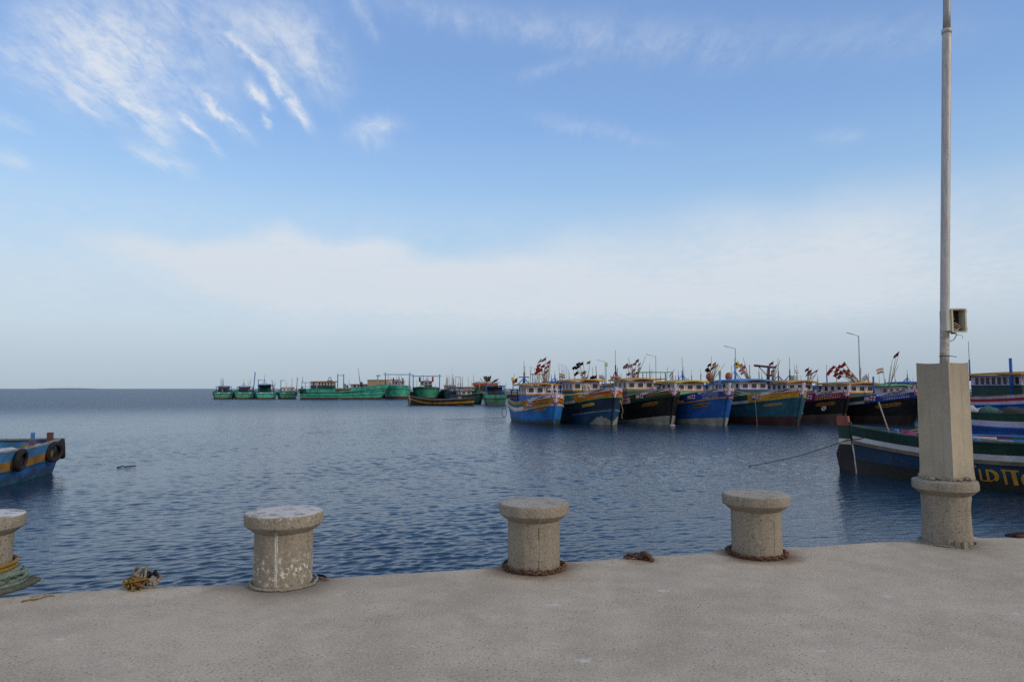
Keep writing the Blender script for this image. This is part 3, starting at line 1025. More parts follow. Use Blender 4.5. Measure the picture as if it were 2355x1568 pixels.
mb = MB(); pts = []
for k in range(60):
    a = 2*PI*k/60
    r_ = .262 + .010*math.sin(3*a+1) + (.02 if -.6 < a-5.6 < .5 else 0)
    pts.append((r_*math.cos(a), r_*math.sin(a), .016+.004*math.sin(2*a)))
mb.tube(pts, .0115, ROPE_T, 8, closed=True)
o = mb.build('rope'); o.location = (*BOL[1], QZ)
tag(o, 'thin pale rope loop lying round the white splashed bollard', 'rope')
mb = MB()
mb.tube([(.25,.10,.015),(.30,.07,.016),(.34,.055,.012),(.37,.035,.010)], [.009,.011,.009,.005], ROPE_O, 7); mb.tube([(.24,.16,.02),(.30,.13,.022),(.33,.10,.012)], .009, ROPE_D, 7)
o = mb.build('rope'); o.location = (*BOL[1], QZ)
tag(o, 'short frayed brown rope end behind the white splashed bollard', 'rope')

def wander(n, r0, r1, z0, z1, a0, a1, wob, seed):
    rg = random.Random(seed); ph = [rg.uniform(0, 6) for _ in range(6)]
    pts = []
    for k in range(n):
        t = k/(n-1); a = a0+(a1-a0)*t
        r_ = r0+(r1-r0)*t + wob*(.6*math.sin(a*1.7+ph[0])+.4*math.sin(a*3.1+ph[1]))
        z = z0+(z1-z0)*t + wob*.45*math.sin(a*2.3+ph[2])
        pts.append((r_*math.cos(a), r_*math.sin(a), max(z, .02)))
    return pts
t = thing('rope_coil', 'heap of mint green and grey mooring rope wound round the leftmost bollard', 'rope', (*BOL[0], QZ))
mb = MB()
for j in range(5): mb.tube(wander(90, .345-.017*j, .37-.018*j, .022+.024*j, .03+.024*j, -.5, 5.9, .022, 20+j), .021, ROPE_M, 8)
for j in range(4):   # hanging loops on the right-hand side
    c0 = -.75+.22*j; pts = []
    for k in range(22):
        a = 2*PI*k/22
        pts.append(((.31+.04*math.sin(a))*math.cos(c0+.28*math.cos(a)), (.33+.04*math.sin(a))*math.sin(c0+.28*math.cos(a)), .085+.05*math.sin(a)))
    mb.tube(pts, .020, ROPE_M, 8, closed=True)
mb.build('green_rope', t)
mb = MB()
for j in range(4): mb.tube(wander(80, .325+.022*j, .35+.022*j, .026+.008*(j % 2), .03, -2.4, .7-.1*j, .012, 40+j), .021, ROPE_G, 8)
mb.build('grey_rope', t)
mb = MB()
for j in range(3): mb.tube(wander(70, .255, .262, .125+.034*j, .15+.032*j, -1, 5.4, .006, 60+j), .018, ROPE_Y, 8)
o = mb.build('rope'); o.location = (*BOL[0], QZ)
tag(o, 'yellow ochre rope wrapped three times round the leftmost bollard', 'rope')
mb = MB()
a, b = on_z(50, 1386, QZ), on_z(128, 1371, QZ)
mb.tube([a.lerp(b, k/12)+Vector((0, .02*math.sin(k*.9), .010)) for k in range(13)], .006, ROPE_O, 6)
a, b = on_z(70, 1377, QZ), on_z(108, 1368, QZ)
mb.tube([a.lerp(b, k/12)+Vector((0, .015*math.sin(k*1.3+1), .010)) for k in range(13)], .006, ROPE_T, 6)
o = mb.build('rope'); tag(o, 'thin tan rope strands straying along the quay from the leftmost bollard', 'rope')

# bundle of knotted rope scraps on the edge
c = on_z(310, 1362, QZ) + Vector((0, .10, 0))
t = thing('rope_bundle', 'tangled bundle of tan, orange and white rope scraps on the quay edge', 'rope bundle', c)
t.scale = (.74, .74, .74)
def tangle(cx, cy, cz, rx, ry, rz_, n, seed):
    rg = random.Random(seed); out = []
    for k in range(n):
        ax = Vector((rg.uniform(-1,1), rg.uniform(-1,1), rg.uniform(-.6,1))).normalized()
        u = ax.orthogonal().normalized(); v = ax.cross(u)
        s0 = rg.uniform(.3, .72); ph = rg.uniform(0, 6)
        off = Vector((rg.uniform(-.6,.6)*rx, rg.uniform(-.6,.6)*ry, rg.uniform(-.5,.45)*rz_))
        pts = []
        for i in range(18):
            a = 2*PI*i/18
            p = (u*math.cos(a)+v*math.sin(a))*s0 + u*.3*math.sin(2*a+ph)+v*.2*math.sin(3*a+ph)
            q_ = Vector((cx+p.x*rx, cy+p.y*ry, cz+p.z*rz_)) + off
            q_.z = max(q_.z, .014)
            pts.append(q_)
        out.append(pts)
    return out
for nm, spec, m, r_ in (('tan_rope', (-.02,.02,.15,.10,.09,.10,9,1), ROPE_W, .013), ('orange_rope', (-.04,-.05,.075,.105,.07,.07,8,2), ROPE_Y, .0125),
                        ('ochre_rope', (.0,-.07,.06,.06,.05,.06,5,5), ROPE_O, .0125), ('white_rope', (.135,.02,.075,.055,.05,.06,6,3), ROPE_W, .014), ('dark_rope', (.11,.05,.10,.085,.06,.085,7,4), ROPE_D, .013), ('frayed_rope', (-.15,.0,.06,.05,.05,.055,6,6), ROPE_Y, .009)):
    mb = MB()
    for pts in tangle(*spec): mb.tube(pts, r_, m, 7, closed=True)
    mb.build(nm, t)

# rusty scrap of chain with a shank on the edge
c = on_z(1471, 1292, QZ) + Vector((0, .06, 0))
mb = MB(); rg = random.Random(5)
for k in range(16):
    p = Vector((-.13+.018*k, .05-.004*k+rg.uniform(-.02,.02), .028+rg.uniform(-.008,.02)+.018*math.sin(k*.4)))
    link(mb, p, Vector((1, rg.uniform(-.8,.8), rg.uniform(-.6,.6))), Vector((rg.uniform(-.4,.4), rg.uniform(-.5,.5), 1)), .066, .042, .011, RUST)
mb.tube([(.02,.0,.075),(.07,-.02,.085),(.115,-.05,.06),(.145,-.10,.014)], [.024,.03,.027,.02], RUST, 8)
o = mb.build('chain'); o.location = c; o.scale = (.82, .82, .82)
tag(o, 'short rusty clump of chain and shackle on the quay edge between two bollards', 'chain')
# dark rope at the far right edge
a = on_z(2313, 1235.5, QZ); mb = MB()
mb.tube([a + Vector((.0+.10*k, .021*k+.012*math.sin(k*1.7), .02)) for k in range(9)], [.012]+[.024]*7+[.016], ROPE_D, 7)
mb.tube([a + Vector((.10+.10*k, .022*k-.03, .02)) for k in range(7)], .018, RUST, 7)
o = mb.build('rope'); tag(o, 'dark rusty rope lying along the quay edge right of the pole post', 'rope')

# ------------------------------------------------------------------ concrete post with metal pole
PM = concrete('post_concrete', (.345,.298,.226), (.265,.230,.176), (.40,.345,.265), seed=11, aggregate=.22, pits=.3, streaks=.38)
PM2 = concrete('post_base_concrete', tuple(v*1.0 for v in BROWN), tuple(v*.78 for v in BROWN), tuple(v*1.22 for v in BROWN), seed=21, aggregate=1.0, pits=.5, streaks=.35)
t = thing('concrete_post', 'tall concrete post with hollowed faces standing on a bollard base, carrying a metal pole', 'post', (*POST, QZ))
mb = MB()
def jitf(th, z):
    v = Vector((math.cos(th)*3, math.sin(th)*3, z*8+50)); return .008*mnoise.noise(v) + .006*mnoise.noise(v*4)
prof = []
BP2 = [(.226,-.02),(.224,.1),(.222,.3),(.226,.50),(.250,.515),(.294,.553),(.302,.558),(.304,.566),(.304,.60),(.303,.636),(.301,.642),(.288,.650),(.2,.664),(.1,.67),(.002,.67)]
for (a, b) in zip(BP2[:-1], BP2[1:]):
    nseg = max(1, int(math.hypot(b[0]-a[0], b[1]-a[1])/.035))
    for k in range(nseg): prof.append((a[0]+(b[0]-a[0])*k/nseg, a[1]+(b[1]-a[1])*k/nseg))
mb.lathe(prof, PM2, 96, jit=jitf)
mb.build('base', t).data.set_sharp_from_angle(angle=R(32))
mb = MB()
s_ = .350/2; th0 = R(-57)
view = math.atan2(-POST[1], -POST[0])          # from post to camera
ang = view + R(32) + PI                       # normal of the face on the camera's left
zs_ = [.66,.70,.78,.9,1.0,1.1,1.2,1.3,1.4,1.5,1.6,1.7,1.8,1.845,1.862]
N = 9; ringn = 4*N; vs = []
front = math.atan2(-POST[1], -POST[0])
# left face turned 32 degrees to the left of the view line
nl = front - R(32)
for z in zs_:
    g = 1.0 - .03*clamp((z-.66)/1.2) + (.05*clamp((.74-z)/.08))
    for f in range(4):
        a = nl + f*PI/2
        n_ = Vector((math.cos(a), math.sin(a), 0)); tt = Vector((-math.sin(a), math.cos(a), 0))
        for k in range(N):
            u = -1 + 2*k/N
            d = s_*g - .020*(1-u*u)
            top = .012*u*u if z > 1.84 else 0
            j = .0025*mnoise.noise(Vector((a*3+u*2, z*9, 1)))
            vs.append(n_*(d+j) + tt*(u*s_*g) + Vector((.026,0,z+top)))
fs = []
for i in range(len(zs_)-1):
    for k in range(ringn): fs.append((i*ringn+k, i*ringn+(k+1) % ringn, (i+1)*ringn+(k+1) % ringn, (i+1)*ringn+k))
fs.append(tuple((len(zs_)-1)*ringn+k for k in range(ringn)))
mb.add(vs, fs, PM)
mb.build('shaft', t)
mb = MB()      # mortar and lumps at the foot of the shaft and the ground
rg = random.Random(12)
for k in range(46):
    a = 2*PI*k/46; rr = .205+rg.uniform(-.02,.04)
    mb.ball((rr*math.cos(a), rr*math.sin(a), .672+rg.uniform(-.004,.012)), rg.uniform(.016,.034), PM2, 4, (1,1,.7))
mb.build('mortar', t); mb = MB()
fr = Vector((math.cos(front), math.sin(front), 0)); rt = Vector((-fr.y, fr.x, 0))
for k in range(7):
    p = fr*(.20+.03*rg.random()) + rt*(.02+.025*k)
    mb.box((p.x, p.y, .02+.01*rg.random()), (.06,.07,.06+.03*rg.random()), PM2, Matrix.Rotation(rg.random()*3, 3, 'Z'), .6)
mb.build('mortar_lump', t)
mb = MB()
pts = [(.262*math.cos(2*PI*k/40), .262*math.sin(2*PI*k/40), .010+.004*math.sin(k*1.3)) for k in range(40)]
mb.tube(pts, .009, ROPE_T, 6, closed=True)
o = mb.build('rope'); o.location = (*POST, QZ); tag(o, 'thin pale cord ring lying round the foot of the pole post', 'rope')

PMET = tube_metal('weathered_pole_metal', (.46,.44,.43))
pb = Vector((POST[0]-.005, POST[1]-.0, QZ+1.84)); pb.x = at(2171.5, 830, POST[1]).x
top = at(2178.5, -110, POST[1]); joint = pb.lerp(top, (at(2177.5, 72, POST[1]).z-pb.z)/(top.z-pb.z))
t = thing('metal_pole', 'tall slim grey metal pole rising from the concrete post out of frame', 'pole', pb)
L_ = lambda p: Vector(p)-pb
mb = MB()
nseg = 30
mb.tube([L_(pb.lerp(joint, k/nseg)) for k in range(nseg+1)], .0445, PMET, 20)
mb.build('lower_tube', t)
mb = MB()
mb.tube([L_(joint.lerp(top, k/4)) for k in range(5)] + [L_(top)+Vector((0,0,1.5))], .0375, tube_metal('upper_pole_metal', (.33,.33,.34)), 20); mb.build('upper_tube', t)
mb = MB(); dv = (top-pb).normalized()
mb.tube([L_(joint)-dv*.03, L_(joint)-dv*.028, L_(joint)+dv*.016, L_(joint)+dv*.02], [.0445,.0505,.0505,.040], PMET, 20); mb.build('collar', t)
mb = MB()
for zz in (.105,):
    mb.torus(L_(pb.lerp(joint, zz/(joint.z-pb.z))), .049, .004, RUST, n=20, k=5); mb.tube([L_(pb)+Vector((.03,-.05,zz)), L_(pb)+Vector((.105,-.045,zz-.012))], .004, RUST, 5)
mb.build('clamp_wire', t)

PLASTIC = paint('yellowed_box_plastic', (.46,.44,.36), .5, .15, .3, .1); INNER = flat('box_inner_dark', (.035,.018,.016)); CER = flat('white_ceramic', (.55,.54,.5)); CABLE = flat('pale_cable', (.42,.37,.26)); DCAB = flat('dark_cable', (.05,.045,.05))
bc = at(2197, 738, POST[1]-.03)
t = thing('junction_box', 'open plastic junction box with loose wires clamped to the metal pole', 'junction box', bc)
mb = MB(); w_, h_, d_ = .140, .238, .100; th = .007
mb.box((0, d_/2-.004, 0), (w_-.012, .008, h_-.012), INNER)
mb.box((-w_/2+th/2, 0, 0), (th, d_, h_), PLASTIC); mb.box((w_/2-th/2, 0, 0), (th, d_, h_), PLASTIC)
mb.box((0, 0, h_/2-th/2), (w_-2*th, d_, th), PLASTIC); mb.box((0, 0, -h_/2+th/2), (w_-2*th, d_, th), PLASTIC)
mb.build('shell', t)
mb = MB(); y = -d_/2-.006
for sx in (-1, 1): mb.box((sx*(w_/2+.001), y, 0), (.016, .018, h_+.012), PLASTIC)
for sz in (-1, 1): mb.box((0, y, sz*(h_/2+.001)), (w_-.014, .018, .014), PLASTIC)
for zz in (-.085, .095): mb.box((w_/2+.012, y+.004, zz), (.014, .014, .03), PLASTIC)
mb.build('rim', t)
mb = MB()
for (px_, pz, sx, sz) in ((-.03,.06,.03,.025),(-.012,.045,.022,.02),(-.02,.012,.02,.018),(-.035,-.012,.018,.016),(-.005,.02,.016,.022)): mb.box((px_, d_/2-.02, pz), (sx, .022, sz), CER, bev=.003)
mb.build('terminals', t)
mb = MB()
for k in range(4):
    pts = []
    for i in range(20):
        a = 2*PI*i/20
        pts.append((-.012+(.045-.007*k)*math.cos(a)+.008*k, -.02+.012*math.sin(a*2+k), -.058-.010*k+(.034-.004*k)*math.sin(a+.4*k)))
    mb.tube(pts, .0042, CABLE, 6, closed=True)
mb.build('wires', t)
mb = MB()
mb.box((-.03, 0, -h_/2-.010), (.04, .03, .02), DCAB, bev=.004)
mb.tube([(-.0,0,-.13),(.0,-.01,-.15),(-.03,-.01,-.20),(-.075,.01,-.225)], .0055, STEEL, 6)
mb.tube([(0,-.01,-.15),(.03,-.01,-.148),(.06,-.01,-.155),(.065,-.01,-.185)], .003, STEEL, 5)
mb.build('cable', t)
mb = MB(); mb.box((-w_/2-.036, .0, .0), (.054, .112, .225), PLASTIC, bev=.008); mb.build('bracket', t)
# ------------------------------------------------------------------ boats
PHI = R(-73)
def root_at(stem, phi, L, z=0):
    return Vector((stem[0]-math.cos(phi)*L/2, stem[1]-math.sin(phi)*L/2, z))
def local(root, p):
    d = Vector(p) - root.location
    c, s = math.cos(root.rotation_euler.z), math.sin(root.rotation_euler.z)
    return Vector((d.x*c+d.y*s, -d.x*s+d.y*c, d.z))
def world(root, p):
    c, s = math.cos(root.rotation_euler.z), math.sin(root.rotation_euler.z)
    return Vector((root.location.x+p[0]*c-p[1]*s, root.location.y+p[0]*s+p[1]*c, root.location.z+p[2]))
Z1 = lambda x, y: ((1960+x/3.271)/1.6985, (1280+y/3.271)/1.6985)
Z2 = lambda x, y: ((2620+x/3.271)/1.6985, (1280+y/3.271)/1.6985)
Z3 = lambda x, y: ((3080+x/3.734)/1.6985, (1280+y/3.734)/1.6985)

def hullpaint(name, rgb, **k): return paint(name, rgb, k.pop('rough', .5), k.pop('var', .35), k.pop('streak', .5), k.pop('chips', .13), grime=.85, **k)
BLUE1 = hullpaint('bright_blue_hull', (.012,.135,.42), chips=.16, chipc=(.10,.14,.14)); NAVY = hullpaint('navy_hull', (.010,.026,.060)); MIDB = hullpaint('faded_blue_hull', (.012,.060,.14))
BLK = hullpaint('black_hull', (.0055,.0055,.008)); BLUE4 = hullpaint('blue_hull', (.010,.082,.33)); TEAL = hullpaint('teal_hull', (.014,.085,.125)); 
ANTIW = paint('chalky_antifouling', (.27,.27,.245), .8, .4, .5, .3, dirt=(.06,.06,.05), chipc=(.05,.06,.06)); ANTIM = paint('maroon_antifouling', (.055,.020,.020), .7, .35, .3, .15); ANTIB = paint('brown_antifouling', (.105,.070,.060), .8, .35, .4, .2)
GREENB = paint('band_green', (.03,.14,.085), .6, .3, .3, .15); ORB = paint('band_orange', (.40,.155,.014), .55, .2, .25, .08); ORB2 = paint('band_burnt_orange', (.42,.135,.012), .55, .2, .25, .08); YELB = paint('band_yellow', (.48,.25,.02), .55, .25, .25, .08)
MAROON = paint('band_maroon', (.165,.008,.050), .5, .25, .25, .06); BLUEB = paint('band_blue', (.012,.052,.27), .5, .25, .25, .06); DKGB = paint('band_dark_green', (.008,.045,.028), .5, .3, .3, .06)
RUBW = paint('chipped_white_rail', (.36,.32,.33), .75, .35, .5, .3, dirt=(.10,.06,.04), chipc=(.15,.09,.06)); MINT = paint('mint_green_paint', (.10,.36,.20), .55, .2, .25, .1); GRN = paint('grass_green_paint', (.06,.24,.05), .55, .2, .25, .1)
BLUEW = paint('wheelhouse_blue', (.012,.085,.36), .5, .25, .25, .12); SKYB = paint('light_blue_paint', (.05,.19,.45), .5, .25, .25, .12); TAR = paint('roofing_tan', (.30,.25,.20), .8, .25, .3, .1)
AQUA = hullpaint('sea_green_hull', (.052,.36,.265), streak=.25); AQUA2 = hullpaint('dull_green_hull', (.045,.255,.165), streak=.3); DAQ = hullpaint('deep_green_hull', (.024,.13,.085), streak=.3)
REDB = paint('red_brown_bottom', (.095,.026,.020), .7, .3, .3, .1)

def floodlight(root, p, z0, hgt, m=YEL, pm=DARKM, yaw=0):
    mb = MB(); p = Vector(p)
    pole(mb, (p.x,p.y,z0), (p.x,p.y,z0+hgt), .022, pm)
    mb.box((p.x+.04, p.y, z0+hgt), (.14, .26, .30), m, Matrix.Rotation(-.25, 3, 'Y'), .85, .02)
    return mb.build('floodlight', root)

def trawler(stem, label, group, L=10.5, B=3.9, zb=2.95, zm=2.15, zs=2.25, band=.64, phi=PHI, hull=None, c=None, house=None, rake=.28, bowp=2.4, name='fishing_boat'):
    root = thing(name, label, 'fishing boat', root_at(stem, phi, L), phi, group)
    h = Hull(L, B, zb, zm, zs, rake=rake, band=band, bowp=bowp)
    h.build(root, c)
    return root, h

ROW = 'painted fishing boats moored side by side, bows to the quay'
def afb(lo, hi, u0=.55, p=1.6): return lambda u: lo + (hi-lo)*clamp((u-u0)/(1-u0))**p

def aft_frame(root, x0, x1, w_, z0, z1, m, roofm=None, name='canopy'):
    """posts with a light roof behind the wheelhouse"""
    mb = MB()
    for x in (x0, x1):
        for sy in (-1, 1): mb.box((x, sy*w_/2, (z0+z1)/2), (.10, .10, z1-z0), m)
    for sy in (-1, 1): mb.box(((x0+x1)/2, sy*w_/2, z0+(z1-z0)*.45), (abs(x0-x1), .06, .07), m)
    for x in (x0, x1): mb.box((x, 0, z0+(z1-z0)*.45), (.06, w_, .07), m)
    mb.box(((x0+x1)/2, 0, z1+.04), (abs(x0-x1)+.3, w_+.3, .09), roofm or m)
    return mb.build(name, root)

# boat 1: bright blue, ochre bow band
r1, h1 = trawler((3.3,54.5), 'bright blue fishing boat with ochre bow band, leftmost of the moored row', ROW, L=9.0, B=3.3, phi=R(-75), zb=2.42, zm=1.70, zs=1.98, band=.72,
    c=dict(hull=BLUE1, anti=hullpaint('fouled_blue_bottom', (.035,.085,.11), chips=.3, chipc=(.16,.15,.10)), af=afb(.12,.5,.62,1.2), fore=ORB, lower=WHITE, upper=GREENB, edge=OCHRE, cap=RUBW, rub=RUBW, uz=0.62, uw=0.74, split=.40, rubh=.13, rubw=.07))
wh = wheelhouse(r1, .95, -1.5, 2.4, 1.25, 2.42, 3.16, BLUEW, WHITE, OCHRE, TAR, OCHRE, title='AVE MARIA')
mb = MB()      # leaping fish painted on the lower cabin front
X1 = .95+.006
for sgn, y0 in ((-1,-.62),(1,.55)):
    up = []; 
    for k in range(13):
        t_ = k/12; y = y0+sgn*-.55+sgn*1.1*t_*-1 if False else y0-.6+1.2*t_
        arch = 1.78+.36*math.sin(PI*t_*.9); wd = .17*math.sin(PI*clamp(t_*.96+.02))**.8+.015
        up += [(X1, y, arch+wd/2), (X1, y, arch-wd/2)]
    mb.add([Vector(p)+Vector((.004,0,0)) for p in up], [(2*k, 2*k+1, 2*k+3, 2*k+2) for k in range(12)], WHITE)
    mb.add([Vector((X1+.008, a[1], a[2]+.02)) if i % 2 == 0 else Vector((X1+.008, a[1], up[i-1][2]-.035)) for i, a in enumerate(up)], [(2*k, 2*k+1, 2*k+3, 2*k+2) for k in range(12)], BLACKP)
mb.build('mural', wh)
aft_frame(r1, -1.8, -3.8, 2.5, 1.2, 2.75, BLUEW, SKYB)
stem_head(r1, h1, (BLUE1, WHITE), hgt=.12); bow_paint(r1, h1)
plate(r1, h1, -1, 2.35, -.30, 1.45, .20, OCHRE, BLACKP, 'IND-TN-08-MM', None)
letters(r1, h1, -1, 2.2, .44, 1.75, .17, REDP, (15, 4)); letters(r1, h1, -1, 2.45, .20, 1.5, .18, DGREEN, (11, 6))
letters(r1, h1, 1, 4.6, .40, 1.2, .16, REDP, (9, 4)); letters(r1, h1, 1, 4.5, .16, 1.1, .17, DGREEN, (9, 6))
flag_marks(r1, h1, -1, 1.05, .20, .40, SKYB, WHITE, SKYB)
pm = local(r1, at(*Z1(284,700), 61.0)); mast(r1, pm.x, pm.y, 3.2, 4.35, DARKM, 1.0, .0, .0)
mb = MB()
for a, b in (((-.55,0),(0,0)),((.55,0),(0,0)),((0,-.6),(0,0)),((0,.6),(0,0))): pole(mb, (pm.x+a[0], pm.y+a[1], 3.25), (pm.x, pm.y, 3.85), .04, BLUEW)
mb.box((pm.x, pm.y, 3.92), (.09, 1.0, .09), BLUEW, Matrix.Rotation(.2, 3, 'Z')); mb.build('mast_stay', r1)
floodlight(r1, local(r1, at(*Z1(140,720), 61)), 2.6, 1.15); floodlight(r1, local(r1, at(*Z1(462,720), 60)), 3.25, .75)
mb = MB()
for y_ in (-.5, .5): pole(mb, (pm.x-.6, pm.y+1.3+y_*.6, 3.2), (pm.x-.6, pm.y+1.3+y_*.6, 4.2), .04, BLUEW)
mb.box((pm.x-.6, pm.y+1.3, 4.2), (.1, .9, .08), BLUEW); mb.build('gantry', r1)
mb = MB()
for k in range(5): pole(mb, (1.35, .95+.09*k, 1.4), (1.30+.02*k, .98+.1*k, 2.75-.05*k), .03, [BAMBOO, WOOD, DARKM][k % 3])
mb.build('spar', r1)
# boat 2
r2, h2 = trawler((7.85,54.2), 'navy blue fishing boat with burnt orange bow band and pale scuffed stem', ROW,
    c=dict(hull=NAVY, hull2=MIDB, anti=paint('scuffed_blue_bottom', (.014,.06,.13), .7, .4, .4, .3, chipc=(.10,.11,.10)), af=afb(.2,.8,.6,1.2), fore=ORB2, lower=LAV, upper=GREENB, cap=RUBW, rub=GRN, uz=0.68, uw=0.77, split=.36, rubh=.06))
wheelhouse(r2, .35, -2.2, 2.5, 1.6, 2.75, 3.50, DGREEN, WHITE, OCHRE, TAR, OCHRE, title=(9, 2))
aft_frame(r2, -2.5, -4.5, 2.6, 1.6, 3.15, BLUEW, TAR)
stem_head(r2, h2, (NAVY, WHITE), hgt=.10); bow_paint(r2, h2)
plate(r2, h2, -1, 2.05, -.46, 1.55, .22, YEL, BLACKP, 'IND-TN-08-MM-171'); plate(r2, h2, 1, 4.55, -.36, .8, .20, YEL, BLACKP, 'IND-TN-08-MM-171')
letters(r2, h2, -1, 2.9, .33, 1.9, .17, REDP, (14, 3)); letters(r2, h2, -1, 3.2, .12, 1.15, .16, LAV, (8, 9)); letters(r2, h2, 1, 4.9, .30, .9, .15, REDP, (8, 3)); letters(r2, h2, 1, 4.75, .10, .7, .14, LAV, (6, 9))
flag_marks(r2, h2, -1, 1.5, .30, .40, LAV, WHITE, OCHRE)
mb = MB(); s2 = []     # pale scuffed patch low on the stem
rgp = random.Random(8)
for side in (-1, 1):
    cols = 14
    top_ = [.10+.62*math.sin(PI*clamp((k+2)/16))*rgp.uniform(.85,1.1) for k in range(cols+1)]
    vs_ = []
    for k in range(cols+1):
        x = .02+2.0*k/cols
        vs_ += [h2.surf_s(side, x, .03, .008), h2.surf_s(side, x, top_[k]*.5, .008), h2.surf_s(side, x, top_[k], .008)]
    fs_ = []
    for k in range(cols): fs_ += [(3*k,3*k+1,3*k+4,3*k+3),(3*k+1,3*k+2,3*k+5,3*k+4)]
    mb.add(vs_, fs_, ANTIW, True)
mb.build('scuffed_patch', r2)
mb = MB()
for side in (-1, 1):
    v, f = ribbon([(.1+.35*k, 1.22-.04*k) for k in range(14)], .045)
    mb.add([h2.surf_s(side, a, c, .03) for a, c in v], f, RUBW)
mb.build('rubbing_strake', r2)
# boat 3
r3, h3 = trawler((12.7,55.2), 'black fishing boat with dark green bow band and white aft band edged in red', ROW, zb=2.95, zm=2.05,
    c=dict(hull=BLK, anti=ANTIW, af=afb(.15,.75,.5,1.3), fore=DKGB, lower=LAV, upper=LAV, edge=REDP, cap=RUBW, rub=BLK, uz=0.67, uw=0.81, split=.5))
wheelhouse(r3, .35, -2.3, 2.6, 1.6, 2.85, 3.60, DGREEN, WHITE, OCHRE, TAR, OCHRE, title=(13, 5))
aft_frame(r3, -2.6, -4.6, 2.6, 1.6, 3.3, STEEL, TAR)
stem_head(r3, h3, (BLK, WHITE)); bow_paint(r3, h3)
plate(r3, h3, -1, 2.4, -.42, 1.6, .17, BLK, OCHRE, 'IND-TN-08-MM', OCHRE); plate(r3, h3, 1, 4.5, -.38, .6, .17, BLK, OCHRE, 'IND-TN-08-MM', OCHRE)
letters(r3, h3, -1, 2.75, .36, 2.2, .13, OCHRE, (16, 12)); 
mb = MB(); g, f = grid_quad(8, 1); h3.decal(mb, g, f, -1, 2.75, .30, 2.2, .035, OCHRE); mb.build('painted_line', r3)
flag_marks(r3, h3, -1, 1.55, .28, .42, LAV, WHITE, OCHRE)
plate(r3, h3, -1, -1.6, .26, 1.9, .18, ORB, BLACKP, (12, 15)); letters(r3, h3, -1, -.6, .05, .55, .12, BLACKP, (4, 8))
pm = local(r3, at(*Z1(1455,650), 61)); mast(r3, pm.x, pm.y, 3.65, 5.0, DARKM, 1.3, .35)
mb = MB(); mb.torus((pm.x, pm.y, 3.9), .36, .10, paint('orange_life_ring', (.62,.22,.12), .6), n=20, k=8); mb.build('life_ring', r3)
floodlight(r3, local(r3, at(*Z1(1335,720), 59)), 2.6, 2.4, paint('pale_floodlight', (.45,.40,.22), .5), BLUEW)
# boat 4
r4, h4 = trawler((16.7,54.2), 'blue fishing boat with orange rub line, pale keel and mint green cabin base', ROW, zb=2.92, zm=2.1,
    c=dict(hull=BLUE4, anti=ANTIW, af=afb(.15,.62,.35,1.0), fore=BLUEB, lower=LAV, upper=DKGB, cap=RUBW, rub=OCHRE, uz=0.71, uw=0.85, split=.36, rubh=.09))
wheelhouse(r4, .5, -2.1, 2.6, 1.6, 2.70, 3.40, MINT, WHITE, OCHRE, TAR, YEL, title=(9, 21))
aft_frame(r4, -2.4, -4.5, 2.6, 1.6, 3.2, BLUEW, SKYB)
stem_head(r4, h4, (BLUE4, WHITE), hgt=.42); bow_paint(r4, h4)
plate(r4, h4, -1, 2.35, -.46, 1.55, .19, BLACKP, OCHRE, 'IND-TN-08-MM', OCHRE); plate(r4, h4, 1, 4.7, -.40, .75, .18, BLACKP, OCHRE, 'IND-TN-08-MM', OCHRE)
letters(r4, h4, -1, 3.1, .30, 1.4, .15, LAV, (11, 31)); letters(r4, h4, -1, 3.2, .10, 1.3, .13, WHITE, (10, 33)); letters(r4, h4, 1, 4.8, .28, .8, .14, LAV, (7, 31)); letters(r4, h4, 1, 4.75, .08, .7, .12, WHITE, (7, 33))
flag_marks(r4, h4, -1, 1.6, .22, .40, LAV, WHITE, OCHRE)
pm = local(r4, at(*Z2(150,670), 61)); mast(r4, pm.x, pm.y, 3.5, 4.5, BLUEW, 1.2, .55)
mb = MB(); pole(mb, (-.2,.3,3.5), (-.2,.3,3.85), .09, WHITE, 10); mb.build('roof_lamp', r4)
# boat 5
r5, h5 = trawler((22.2,53.6), 'teal fishing boat with yellow bow band, maroon bottom and blue cabin roof', ROW, L=11.0, B=4.1, zb=2.95, zm=2.15, band=.66,
    c=dict(hull=TEAL, anti=ANTIM, af=afb(.5,.75,.3,1.0), fore=YELB, lower=LAV, upper=DKGB, cap=RUBW, rub=paint('teal_rail', (.03,.12,.15), .6), uz=0.68, uw=0.80, split=.36))
wheelhouse(r5, .4, -2.4, 2.7, 1.6, 2.80, 3.50, DGREEN, WHITE, BLUEW, SKYB, SKYB, title=(7, 25))
aft_frame(r5, -2.7, -4.8, 2.7, 1.6, 3.2, BLUEW, SKYB)
stem_head(r5, h5, (TEAL, WHITE), hgt=.42); bow_paint(r5, h5)
plate(r5, h5, -1, 2.55, -.42, 1.6, .17, OCHRE, BLACKP, 'IND-TN-08-MM'); plate(r5, h5, 1, 4.9, -.36, .7, .15, OCHRE, BLACKP, 'IND-TN-08-MM')
letters(r5, h5, -1, 3.0, .36, 1.7, .17, REDP, (10, 41)); letters(r5, h5, -1, 3.0, .17, 1.1, .13, DGREEN, (8, 43))
flag_marks(r5, h5, -1, 1.35, .24, .42, LAV, WHITE, DGREEN)
pm = local(r5, at(*Z2(822,660), 60.5)); mast(r5, pm.x, pm.y, 3.6, 5.0, SKYB, .6, .65)
mb = MB(); pl = local(r5, at(*Z2(632,780), 60)); pole(mb, (pl.x,pl.y,2.2), (pl.x,pl.y,4.2), .085, SKYB, 8); mb.box((pl.x,pl.y,4.25), (.16,.16,.42), BAMBOO); mb.build('post', r5)
